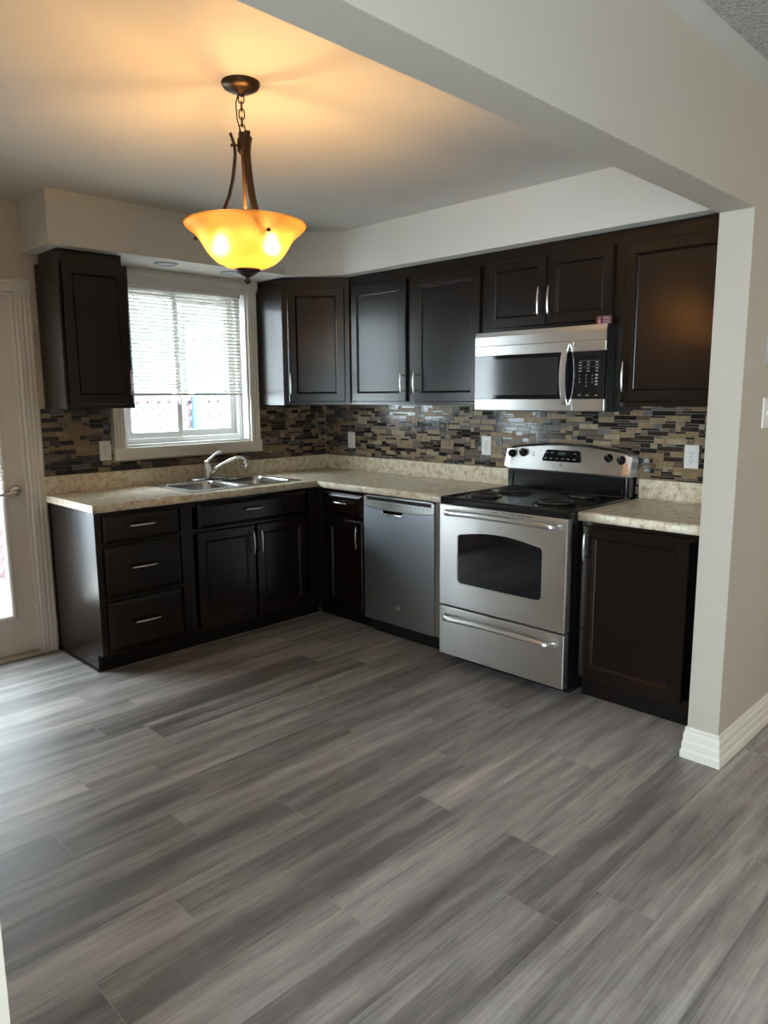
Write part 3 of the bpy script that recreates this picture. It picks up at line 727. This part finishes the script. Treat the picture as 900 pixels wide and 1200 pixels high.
# outward face of panel: from (-.137,1.036) to (-.105, ~1.16)
pn = Vector((-(1.16-1.036), 0, -(0.0)+.032)).normalized(); pn = Vector((-.124,0,.032)).normalized(); pu = Vector((.032,0,.124)).normalized()
def pp(y, s, w=0): return Vector((-.137,y,1.036)) + pu*s + pn*w
for yk, s in ((-1.792,.083), (-1.866,.092), (-2.395,.088), (-2.468,.080)):
    mb = MB(); rings = []
    for r_, w in ((.0235,.0), (.0235,.004), (.019,.008), (.017,.024), (.013,.026)):
        rings.append([pp(yk+r_*math.cos(2*math.pi*i/20), s+r_*math.sin(2*math.pi*i/20), w+.0005) for i in range(20)])
    mb.loft(rings, cap0=True, cap1=True)
    rings = [[pp(yk+a, s+b, w) for a, b in ((-.004,-.020), (.004,-.020), (.004,.020), (-.004,.020))] for w in (.020,.031)]; mb.loft(rings, smooth=False)
    kn = link('knob', mb, M_BLACK, bk)
    mb = MB(); mb.loft([[pp(yk+a, s+b, w) for a, b in ((-.001,.006), (.001,.006), (.001,.019), (-.001,.019))] for w in (.0305,.0316)], smooth=False); link('pointer', mb, M_WHITEP, kn)
    mb = MB()
    for a in range(0, 360, 36):
        if a in (180,): continue
        ca, sa = math.cos(R(a)), math.sin(R(a)); q = .030
        mb.loft([[pp(yk+q*ca+e1, s+q*sa+e2, w) for e1, e2 in ((-.0012,-.0012), (.0012,-.0012), (.0012,.0012), (-.0012,.0012))] for w in (-.001,.0006)], smooth=False)
    link('dial_marks', mb, M_BLACKM, bk)
mb = MB(); dsp = [(-2.232,.052), (-2.238,.060), (-2.225,.112), (-2.216,.117), (-2.020,.117), (-2.012,.112), (-1.994,.060), (-2.000,.052)]
mb.loft([[pp(y, s, w) for y, s in dsp] for w in (-.002,.0022)], smooth=False); dg = link('display', mb, M_GLASSB, bk)
mb = MB()
for i in range(6):
    for s in (.068,.100):
        if s == .068 or i in (0,1,5): 
            yy = -2.015-i*.036; mb = MB(); mb.loft([[pp(yy+a, s+b, w) for a, b in ((-.009,-.002), (.007,-.002), (.007,.002), (-.009,.002))] for w in (.0021,.0028)], smooth=False); link('display_mark', mb, M_GREYT, dg)
mb = MB(); mb.loft([[pp(-2.115+a, .098+b, w) for a, b in ((-.022,-.008), (.022,-.008), (.022,.008), (-.022,.008))] for w in (.0021,.0027)], smooth=False); link('clock_window', mb, M_GREEN, dg)
def disc(fn, r, w0, w1, n=18): return [[fn(r*math.cos(2*math.pi*i/n), r*math.sin(2*math.pi*i/n), w) for i in range(n)] for w in (w0, w1)]
mb = MB(); mb.loft(disc(lambda a, b, w: pp(-2.118+a, .036+b, w), .009, -.001, .0014), smooth=False); link('badge', mb, M_GREYT, bk)
mb = MB()
for yy, s in ((-1.935,.100), (-1.935,.092), (-1.930,.082), (-1.940,.082), (-1.935,.076)): mb.loft([[pp(yy+a, s+b, w) for a, b in ((-.003,-.002), (.003,-.002), (.003,.002), (-.003,.002))] for w in (-.001,.0006)], smooth=False)
link('indicator_marks', mb, M_BLACKM, bk)
# oven door with shaped window
mb = MB(); dy0, dy1, dz0, dz1 = SY0_+.003, SY1_-.003, .337, .884
wy0, wy1, wz0, wz1 = -2.385, -1.866, .470, .760
def win_outline(y0, y1, z0, z1, rise, r=.024, n=5):
    out = []
    for cx, cy, a0 in ((y0+r, z0+r, 180), (y1-r, z0+r, 270)):
        for i in range(n+1): a = R(a0+90*i/n); out.append((cx+r*math.cos(a), cy+r*math.sin(a)))
    for cx, cy, a0 in ((y1-r, z1-rise-r*.8, 0),):
        for i in range(n+1): a = R(a0+70*i/n); out.append((cx+r*math.cos(a), cy+r*math.sin(a)))
    for i in range(1, 12):
        t = i/12; y = y1-r*.6-(y1-y0-r*1.2)*t; out.append((y, z1-rise*(2*t-1)**2))
    for i in range(n+1): a = R(110+70*i/n); out.append((y0+r+r*math.cos(a), z1-rise-r*.8+r*math.sin(a)))
    return out
wo = win_outline(wy0, wy1, wz0, wz1, .030)
n = len(wo)
def outer_pt(y, z):
    cy, cz = (wy0+wy1)/2, (wz0+wz1)/2; dy, dz = y-cy, z-cz; ts = []
    if dy > 1e-9: ts.append((dy1-cy)/dy)
    if dy < -1e-9: ts.append((dy0-cy)/dy)
    if dz > 1e-9: ts.append((dz1-cz)/dz)
    if dz < -1e-9: ts.append((dz0-cz)/dz)
    t = min(ts); return (cy+dy*t, cz+dz*t)
ou = [outer_pt(y, z) for y, z in wo]
for cxn in ((dy0,dz0), (dy1,dz0), (dy1,dz1), (dy0,dz1)):
    j = min(range(n), key=lambda q: (ou[q][0]-cxn[0])**2+(ou[q][1]-cxn[1])**2); ou[j] = cxn
XD = -.712
mb.loft([[(-.666, y, z) for y, z in ou], [(XD+.004, y, z) for y, z in ou], [(XD, y+(.004 if y < sc else -.004)*(abs(y-dy0) < .001 or abs(y-dy1) < .001), z+(.004 if z < .6 else -.004)*(abs(z-dz0) < .001 or abs(z-dz1) < .001)) for y, z in ou],
         [(XD, y, z) for y, z in wo], [(XD+.006, (y-sc)*.985+sc, (z-.6)*.985+.6) for y, z in wo]], cap0=True, cap1=False, smooth=False)
od = link('oven_door', mb, M_STEEL, c)
mb = MB(); mb.loft([[(x, (y-sc)*.99+sc, (z-.6)*.99+.6) for y, z in wo] for x in (XD+.012, XD+.0045)], smooth=False); link('oven_window', mb, M_GLASSB, od)
def bar_handle(y0, y1, z, parent, bow):
    mb = MB(); pts = []; rr_ = []; n = 20
    for i in range(n+1):
        t = i/n*2-1; y = (y0+y1)/2+(y1-y0)/2*t; e = max(0, (abs(t)-.90)/.10)
        pts.append((XD-.044+.040*e**1.6, y, z+bow*(1-t*t))); rr_.append(.0155)
    mb.tube(pts, rr_, 12, side=(0,0,1), rad2=.013)
    return link('handle', mb, M_STEEL, parent)
bar_handle(-2.487, -1.792, .845, od, .008)
mb = MB()
for i in range(5): mb.box(XD-.0008, XD+.001, -2.13-.05*i, -2.13-.05*i+.04, .872, .8755)
link('door_vent', mb, M_BLACKM, od)
mb = MB(); mb.box(XD+.002, -.666, dy0, dy1, .058, .327, .004); dw_ = link('storage_drawer', mb, M_STEEL, c)
bar_handle(-2.472, -1.785, .273, dw_, .010)

# ================================================================ MICROWAVE
c = thing('microwave', 'stainless over-the-range microwave hung under the short cabinet', 'microwave', (-.2,-2.12,1.37))
MY0, MY1, MX = -2.5065, -1.7285, -.400; MS = -2.331
mb = MB(); mb.box(-.378, -.0085, MY0, MY1, 1.372, 1.7845); link('body', mb, M_BLACKM, c)
mb = MB(); mb.prism([(-.379,1.7105), (-.400,1.7105), (-.397,1.776), (-.379,1.782)], 'y', MY0, MY1) if False else mb.loft([[(x, y, z) for x, z in ((-.379,1.7115), (-.401,1.7115), (-.399,1.758), (-.392,1.782), (-.379,1.784))] for y in (MY0, MY1)], smooth=False); link('vent_grille', mb, M_STEEL, c)
mb = MB()
for a in ((MS+.0012, MY1, 1.660, 1.7095), (MS+.0012, MY1, 1.372, 1.430)): mb.box(MX, -.379, a[0], a[1], a[2], a[3], .002)
mb.box(-.386, -.379, MS+.0012, MY1, 1.4285, 1.6615)
md = link('door', mb, M_STEEL, c)
mb = MB(); mb.box(MX+.001, -.3865, MS+.0012, MY1-.0005, 1.4302, 1.6598); wg = link('door_glass', mb, M_GLASSB, md)
mb = MB(); mb.box(MX+.0004, MX+.002, MS+.085, MY1-.055, 1.452, 1.640); link('viewing_screen', mb, mat('microwave_screen', (.028,.028,.031), .10, spec=.7), md)
mb = MB(); n = 14; pts = []
for i in range(n+1):
    t = i/n*2-1; pts.append((MX-.006-.046*(1-t*t)**.8*.8, MS+.032, 1.548+.146*t))
mb.strap(pts, (0,1,0), [.026+.004*(1-abs(i/n*2-1)) for i in range(n+1)], .009); link('handle', mb, M_STEEL, md)
mb = MB()
for a in ((MY0, MS-.0012, 1.660, 1.7095), (MY0, MS-.0012, 1.372, 1.430)): mb.box(MX, -.379, a[0], a[1], a[2], a[3], .002)
mb.box(-.386, -.379, MY0, MS-.0012, 1.4285, 1.6615)
cp = link('control_panel', mb, M_STEEL, c)
mb = MB(); mb.box(MX+.001, -.3865, MY0+.0, MS-.0012, 1.4302, 1.6598); link('keypad_glass', mb, M_GLASSB, cp)
def bmark(*a): mb = MB(); mb.box(MX+.0002, MX+.0015, *a); link('button_mark', mb, M_GREYT, cp)
for yy in (-2.372,-2.415,-2.462):
    for zz in (1.6060,1.5930,1.5775,1.5650,1.4480): bmark(yy-.008, yy+.006, zz-.0018, zz+.0018)
for zz in (1.545,1.530,1.515,1.500): bmark(-2.469, -2.455, zz-.0035, zz+.0035)
bmark(-2.478, -2.365, 1.6135, 1.6141); bmark(-2.478, -2.365, 1.5845, 1.5851)
def text(name, s, loc, U, size, m, parent, align='CENTER'):
    cu = bpy.data.curves.new(name, 'FONT'); cu.body = s; cu.size = size; cu.align_x = align; cu.extrude = .0003; cu.materials.append(m)
    o = bpy.data.objects.new(name, cu); COL.objects.link(o); U = Vector(U); Z = Vector((0,0,1)); Nn = U.cross(Z)
    dg_ = bpy.context.evaluated_depsgraph_get(); me = bpy.data.meshes.new_from_object(o.evaluated_get(dg_)); bpy.data.objects.remove(o); bpy.data.curves.remove(cu)
    me.name = name; o = bpy.data.objects.new(name, me); COL.objects.link(o)
    me.transform(Matrix((U, Z, Nn)).transposed().to_4x4()); o.location = Vector(loc)-origin_of(parent); o.parent = parent; return o
for r_, row in enumerate(('123', '456', '789', '0')):
    for i, ch in enumerate(row):
        yy = (-2.372,-2.408,-2.440)[i if r_ < 3 else 1]; text('keypad_digit', ch, (MX-.0001, yy, 1.540-.0165*r_), (0,-1,0), .011, M_GREYT, cp)
mb = MB(); mb.box(-.36, -.05, MY0+.02, MY1-.02, 1.366, 1.3718); link('underside_plate', mb, M_BLACKM, c)

# small card standing on the microwave top
c = thing('card', 'small maroon printed card propped on top of the microwave', 'card', (-.34,-2.455,1.785))
mb = MB(); mb.box(-.3375, -.3360, -2.497, -2.414, 1.7853, 1.826); link('card_stock', mb, M_LABEL, c)
mb = MB(); cyy, czz = -2.432, 1.805
mb.prism([(cyy-.006,1.787), (cyy+.005,1.787), (cyy+.009,1.800), (cyy+.006,1.808), (cyy+.001,1.811), (cyy-.004,1.808), (cyy-.008,1.798)], 'x', -.3382, -.3376)
mb.loft([[( x, cyy-.001+.0045*math.cos(2*math.pi*i/10), 1.8165+.005*math.sin(2*math.pi*i/10)) for i in range(10)] for x in (-.3382,-.3376)]); link('printed_figure', mb, M_LABELP, c)
mb = MB()
for zz, ln in ((1.820,.030), (1.812,.038), (1.803,.034), (1.794,.040)): mb.box(-.3382, -.3376, -2.452-ln, -2.452, zz-.0018, zz+.0014)
link('printed_lines', mb, M_LABELW, c)

# ================================================================ WINDOW BLIND
def blind(label, x0, x1, yb, ztop, zbot, pitch, tilt, depth, head, loc, cords):
    c = thing('blind', label, 'blind', loc)
    mb = MB(); mb.box(x0, x1, yb-.0135, yb+.0135, ztop-head, ztop, .002); link('headrail', mb, M_VINYL, c)
    mb = MB(); z = ztop-head-.014
    while z > zbot+.02:
        ct_, st_ = math.cos(R(tilt)), math.sin(R(tilt)); h = depth/2
        prof_ = [(-h, 0), (-h*.4, .0016), (h*.4, .0016), (h, 0), (h*.4, .0011), (-h*.4, .0011)]
        mb.loft([[(x, yb+a*ct_-b*st_, z+a*st_+b*ct_) for a, b in prof_] for x in (x0+.004, x1-.004)], smooth=False); z -= pitch
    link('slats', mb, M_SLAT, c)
    mb = MB(); mb.box(x0+.002, x1-.002, yb-.011, yb+.011, zbot, zbot+.013, .003); link('bottom_rail', mb, M_VINYL, c)
    for xx in cords:
        mb = MB(); mb.tube([(xx, yb-depth/2-.001, ztop-head), (xx, yb-depth/2-.001, zbot+.01)], .0009, 5); mb.tube([(xx, yb+depth/2+.001, ztop-head), (xx, yb+depth/2+.001, zbot+.01)], .0009, 5); link('ladder_cord', mb, M_VINYL, c)
    return c
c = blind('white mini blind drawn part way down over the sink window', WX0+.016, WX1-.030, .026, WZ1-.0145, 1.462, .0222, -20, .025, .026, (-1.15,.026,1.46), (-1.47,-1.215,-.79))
mb = MB(); mb.tube([(WX1-.075,.0075,WZ1-.045), (WX1-.078,.006,1.75)], .003, 6); link('tilt_wand', mb, M_VINYL, c)
mb = MB(); mb.tube([(WX0+.05,.0075,WZ1-.045), (WX0+.05,.005,1.25)], .0014, 6); mb.tube([(WX0+.05,.005,1.25), (WX0+.05,.005,1.225)], .004, 6); link('lift_cord', mb, M_VINYL, c)
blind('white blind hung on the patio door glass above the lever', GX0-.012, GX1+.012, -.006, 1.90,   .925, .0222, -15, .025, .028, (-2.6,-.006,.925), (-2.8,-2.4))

# ================================================================ OUTLETS AND SWITCH
def outlet(label, fr, u, v, w0):
    fr = Fr(fr.O+fr.Nn*w0, fr.U, fr.Nn); c = thing('outlet', label, 'outlet', fr.p(u, v-.0575, 0), 'white outlets on the tile')
    mb = MB(); fr.slab(mb, u-.036, u+.036, v-.0585, v+.0585, .0005, .006, .0025); link('cover_plate', mb, M_WHITEP, c)
    for s in (-1, 1):
        mb = MB(); n = 20; pts = []
        for i in range(n):
            a = 2*math.pi*i/n; pts.append((u+.017*math.cos(a), v+s*.0195+max(-.0125, min(.0125, .017*math.sin(a)))))
        mb.loft([[fr.p(a, b, w) for a, b in pts] for w in (.0058,.0075)], smooth=False); rc = link('receptacle', mb, M_WHITEP, c)
        mb = MB(); vv = v+s*.0195
        for a in ((u-.0075,u-.0055,vv-.002,vv+.007), (u+.0055,u+.0075,vv-.001,vv+.006), (u-.0025,u+.0025,vv-.0095,vv-.0055)): fr.slab(mb, *a, .0074, .0078)
        link('slots', mb, M_SLOT, rc)
    mb = MB(); mb.loft([[fr.p(u+.003*math.cos(2*math.pi*i/10), v+.003*math.sin(2*math.pi*i/10), w) for i in range(10)] for w in (.0055,.0068)]); link('screw', mb, M_NICKEL, c)
outlet('white outlet on the mosaic tile under the cabinet left of the window', F_WIN(0), -1.735, 1.141, .0085)
outlet('white outlet on the mosaic tile nearest the inside wall corner', F_STO(0), -.299, 1.132, .0085)
outlet('white outlet on the mosaic tile just left of the stove control panel', F_STO(0), -1.523, 1.145, .0085)
outlet('white outlet on the mosaic tile right of the stove, beside the wall end', F_STO(0), -2.782, 1.143, .0085)
fr = Fr((0,YP1,0), (1,0,0), (0,-1,0))
c = thing('light_switch', 'ivory switch plate on the brownish wall at the picture edge', 'light switch', (-.56,YP1,1.32))
mb = MB(); fr.slab(mb, -.603, -.485, 1.318, 1.436, .0006, .007, .003); link('cover_plate', mb, M_WHITEP, c)
for u in (-.567, -.521):
    mb = MB(); fr.slab(mb, u-.005, u+.005, 1.365, 1.389, .0068, .009); mb.loft([[fr.p(u-.004,1.370,.009), fr.p(u+.004,1.370,.009), fr.p(u+.004,1.384,.009), fr.p(u-.004,1.384,.009)], [fr.p(u-.003,1.380,.02), fr.p(u+.003,1.380,.02), fr.p(u+.003,1.387,.018), fr.p(u-.003,1.387,.018)]], smooth=False); link('toggle', mb, M_WHITEP, c)
c = thing('thermostat', 'small grey wall box above the switch plate at the picture edge', 'thermostat', (-.55,YP1,1.6))
mb = MB(); fr.slab(mb, -.610, -.49, 1.560, 1.668, .0006, .005, .002); link('back_plate', mb, mat('grey_plastic', (.42,.42,.43), .4), c)
mb = MB(); fr.slab(mb, -.603, -.497, 1.567, 1.661, .005, .026, .004); link('housing', mb, mat('grey_plastic_housing', (.36,.37,.39), .4), c)

# recessed lights in the soffit underside
for x, y, lb in ((-1.405,-.245,'round recessed light in the soffit underside over the left half of the window'), (-.955,-.232,'round recessed light in the soffit underside close behind the pendant bowl')):
    c = thing('recessed_light', lb, 'recessed light', (x,y,ZS), 'recessed lights over the sink')
    mb = MB(); mb.lathe([(.068,-.0005),(.068,-.004),(.062,-.0075),(.052,-.006),(.050,-.0015)], (x,y,ZS), 'z', 36); link('trim_ring', mb, mat('recessed_trim_grey', (.40,.40,.39), .45), c)
    mb = MB(); mb.lathe([(.0005,-.004),(.028,-.0035),(.0495,-.0012)], (x,y,ZS), 'z', 30); link('lens', mb, mat('frosted_lens', (.55,.55,.54), .5), c)

# ================================================================ PENDANT LAMP
PX, PY = -2.123, -2.074
c = thing('pendant_lamp', 'lit bronze pendant lamp with a flared amber glass bowl', 'pendant lamp', (PX,PY,1.85))
P0 = (PX,PY,0)
mb = MB(); mb.lathe([(.064,ZC-.0005),(.064,ZC-.006),(.058,ZC-.016),(.040,ZC-.026),(.016,ZC-.031),(.010,ZC-.036),(.0005,ZC-.037)], P0, 'z', 36); link('canopy', mb, M_BRONZE, c)
mb = MB(); ztop, zend = ZC-.036, 2.325
mb.tube([(PX+.008*math.cos(2*math.pi*i/12), PY, ztop+.002+.008*math.sin(2*math.pi*i/12)) for i in range(12)], .0022, 6, True)
nl = 5; ln = (ztop-zend)/nl+.008
for i in range(nl):
    zc_ = ztop-(i+.5)*(ztop-zend)/nl; pts = []
    for k_ in range(20):
        a = 2*math.pi*k_/20; h = .009*math.cos(a); vv = (ln/2-.009)*(1 if math.sin(a) > 0 else -1)+.009*math.sin(a)
        pts.append((PX+(h*.7 if i % 2 else h*.7), PY+(h*.7 if i % 2 else -h*.7), zc_+vv))
    mb.tube(pts, .0022, 6, True)
link('chain', mb, M_BRONZE, c)
mb = MB(); mb.tube([(PX-.006,PY+.004,ZC-.03), (PX-.014,PY+.012,2.42), (PX-.012,PY+.010,2.37), (PX-.003,PY+.003,2.325)], .0024, 6); link('cord', mb, M_BLACKM, c)
mb = MB(); mb.lathe([(.0005,2.328),(.014,2.328),(.014,2.312),(.018,2.308),(.019,2.27),(.013,2.262),(.007,2.258),(.006,1.89),(.0005,1.89)], P0, 'z', 20); link('stem', mb, M_BRONZE, c)
vd = Vector((fw.x, fw.y, 0)).normalized(); rd = Vector((rt0.x, rt0.y, 0))
for th in (35, 155, 275):
    d = (-vd)*math.cos(R(th)) + rd*math.sin(R(th)); sd = Vector((-d.y, d.x, 0)); mb = MB()
    pr = [(.040,2.325), (.033,2.305), (.027,2.285), (.026,2.26), (.030,2.225), (.037,2.18), (.050,2.13), (.070,2.08), (.098,2.03), (.128,1.992), (.1375,1.978)]
    mb.strap([(PX+d.x*r_, PY+d.y*r_, z) for r_, z in pr], sd, [.017,.017,.018,.018,.018,.0185,.019,.019,.018,.016,.012], .010); a = link('arm', mb, M_BRONZE, c)
    mb = MB(); q = Vector((PX,PY,2.288)); mb.tube([q+d*.010, q+d*.036], .0035, 8); mb.tube([q+d*.036, q+d*.040], .006, 8); link('screw', mb, M_BRONZE, a)
    mb = MB(); q = Vector((PX,PY,1.988)); mb.tube([q+d*.130, q+d*.172], .003, 8); mb.tube([q+d*.168, q+d*.175], .006, 8); link('thumb_nut', mb, M_BRONZE, a)
mb = MB(); pr = [(.2075,2.034), (.204,2.026), (.192,2.014), (.174,2.000), (.158,1.984), (.146,1.965), (.134,1.945), (.117,1.925), (.096,1.908), (.070,1.896), (.040,1.889), (.010,1.888)]
inn = [(r_-.004 if r_ > .02 else r_, z+.0035) for r_, z in reversed(pr)]
mb.lathe(pr+inn+[pr[0]], P0, 'z', 64); link('bowl', mb, M_BOWL, c)
mb = MB(); mb.lathe([(.0005,1.8885),(.046,1.8875),(.046,1.883),(.034,1.876),(.022,1.868),(.010,1.862),(.006,1.857),(.011,1.851),(.011,1.845),(.005,1.839),(.0005,1.838)], P0, 'z', 28); link('finial', mb, M_BRONZE, c)
for s in (-1, 1):
    q = Vector((PX,PY,1.962)) + rd*(s*.088)
    mb = MB(); mb.lathe([(.0005,-.026),(.018,-.022),(.027,-.006),(.026,.008),(.014,.030),(.012,.040),(.0005,.041)], q, 'z', 20); link('bulb', mb, M_BULB, c)
    mb = MB(); mb.tube([q+Vector((0,0,.040)), q+Vector((0,0,.062))], .015, 12); mb.tube([q+Vector((0,0,.055)), Vector((PX,PY,q.z+.06))], .004, 6); link('socket', mb, M_BRONZE, c)

# front room ceiling lamp (out of frame)
fl = thing('ceiling_lamp', 'frosted dome ceiling lamp of the front room', 'ceiling lamp', (.2,-5.0,ZC))
mb = MB(); mb.lathe([(.15,ZC-.005),(.15,ZC-.03),(.0005,ZC-.03)], (.2,-5.0,0), 'z', 32); link('base', mb, M_BRONZE, fl)
mb = MB(); mb.lathe([(.14,ZC-.031),(.13,ZC-.07),(.09,ZC-.10),(.0005,ZC-.115)], (.2,-5.0,0), 'z', 32); link('dome', mb, mat('lit_dome', (.9,.8,.65), .4, emit=(1,.74,.45), estr=22.0), fl)

# ================================================================ OUTDOORS
M_SNOW = paint('pale_ground', (.55,.55,.57), .9)
mb = MB(); mb.box(-14, 12, .16, 16, -.42, -.32); o = struct('ground_outside', mb, M_SNOW, 'pale ground outside')
mb = MB()
for i in range(16): mb.box(-5.0, 1.6, .20+i*.143, .20+i*.143+.137, -.14, -.105)
o = struct('deck_outside', mb, mat('deck_boards', (.55,.50,.46), .7), 'deck boards outside the patio door')
M_LAT = mat('lattice_wood', (.125,.085,.085), .7); M_BLUE = mat('blue_post', (.035,.085,.17), .5)
c = thing('lattice_fence', 'reddish lattice fence with a blue post outside the window', 'fence', (0.1,2.55,-.1))
mb = MB(); X0, X1, Zl0, Zl1 = -1.6, 2.6, -.10, 1.41; st = .115
import itertools
def clip(p, d):
    ts = []
    t0, t1 = -1e9, 1e9
    for a, b, lo_, hi in ((p[0], d[0], X0, X1), (p[1], d[1], Zl0, Zl1)):
        ta, tb = sorted(((lo_-a)/b, (hi-a)/b)); t0 = max(t0, ta); t1 = min(t1, tb)
    return (t0, t1) if t1-t0 > .02 else None
for sgn in (1, -1):
    k_ = -60
    while k_ < 60:
        p = (X0+k_*st, Zl0 if sgn > 0 else Zl1); d = (.7071, .7071*sgn); r_ = clip(p, d); k_ += 1
        if not r_: continue
        a = Vector((p[0]+d[0]*r_[0], 2.55+(.004 if sgn > 0 else -.004), p[1]+d[1]*r_[0])); b = Vector((p[0]+d[0]*r_[1], a.y, p[1]+d[1]*r_[1]))
        mb.strap([a, b], (-.7071*sgn, 0, .7071), .040, .007)
link('lattice_panel', mb, M_LAT, c)
for xx in (.40,): 
    mb = MB(); mb.box(xx-.045, xx+.045, 2.49, 2.535, -.10, 1.46, .004); link('post', mb, M_BLUE, c)
mb = MB(); mb.box(X0, X1, 2.52, 2.58, Zl1, Zl1+.05); mb.box(X0, X1, 2.52, 2.58, Zl0-.05, Zl0); link('rail', mb, M_LAT, c)
# neighbouring house
c = thing('outside_house', 'pale blue neighbouring house seen through the blind slats', 'house', (4.6,6.4,-.3))
mb = MB()
for i in range(30): mb.box(-.2, 9.4, 6.0-.006*(i % 2), 9, -.3+i*.2, -.3+(i+1)*.2-.004)
link('siding', mb, mat('pale_blue_siding', (.070,.084,.090), .7), c)
mb = MB(); mb.loft([[(-.6,5.6,5.7), (9.8,5.6,5.7), (9.8,9.4,5.7), (-.6,9.4,5.7)], [(-.6,7.4,7.6), (9.8,7.4,7.6), (9.8,7.6,7.6), (-.6,7.6,7.6)]], smooth=False); link('roof', mb, mat('roof_grey', (.30,.31,.33), .8), c)
for x0 in (2.35, 3.6):
    mb = MB()
    for a in ((x0, x0+.08, 1.25, 2.45), (x0+.9, x0+.98, 1.25, 2.45), (x0, x0+.98, 1.17, 1.25), (x0, x0+.98, 2.45, 2.53)): mb.box(a[0], a[1], 5.93, 5.99, a[2], a[3])
    wf = link('house_window', mb, M_VINYL, c)
    mb = MB(); mb.box(x0+.08, x0+.9, 5.96, 5.985, 1.25, 2.45); link('house_pane', mb, mat('house_pane_glass', (.06,.12,.17), .3), wf)
# deck railing beyond the patio door
c = thing('deck_railing', 'deck railing outside the patio door glass', 'railing', (-3.2,2.42,-.1))
mb = MB(); mb.box(-5.0, -1.72, 2.39, 2.45, .86, .90); mb.box(-5.0, -1.72, 2.40, 2.44, .02, .06); link('rail', mb, M_LAT, c)
for xx in (-4.8, -3.3, -1.80): mb = MB(); mb.box(xx-.04, xx+.04, 2.38, 2.46, -.104, .95); link('post', mb, M_LAT, c)
bpy.context.view_layer.update()
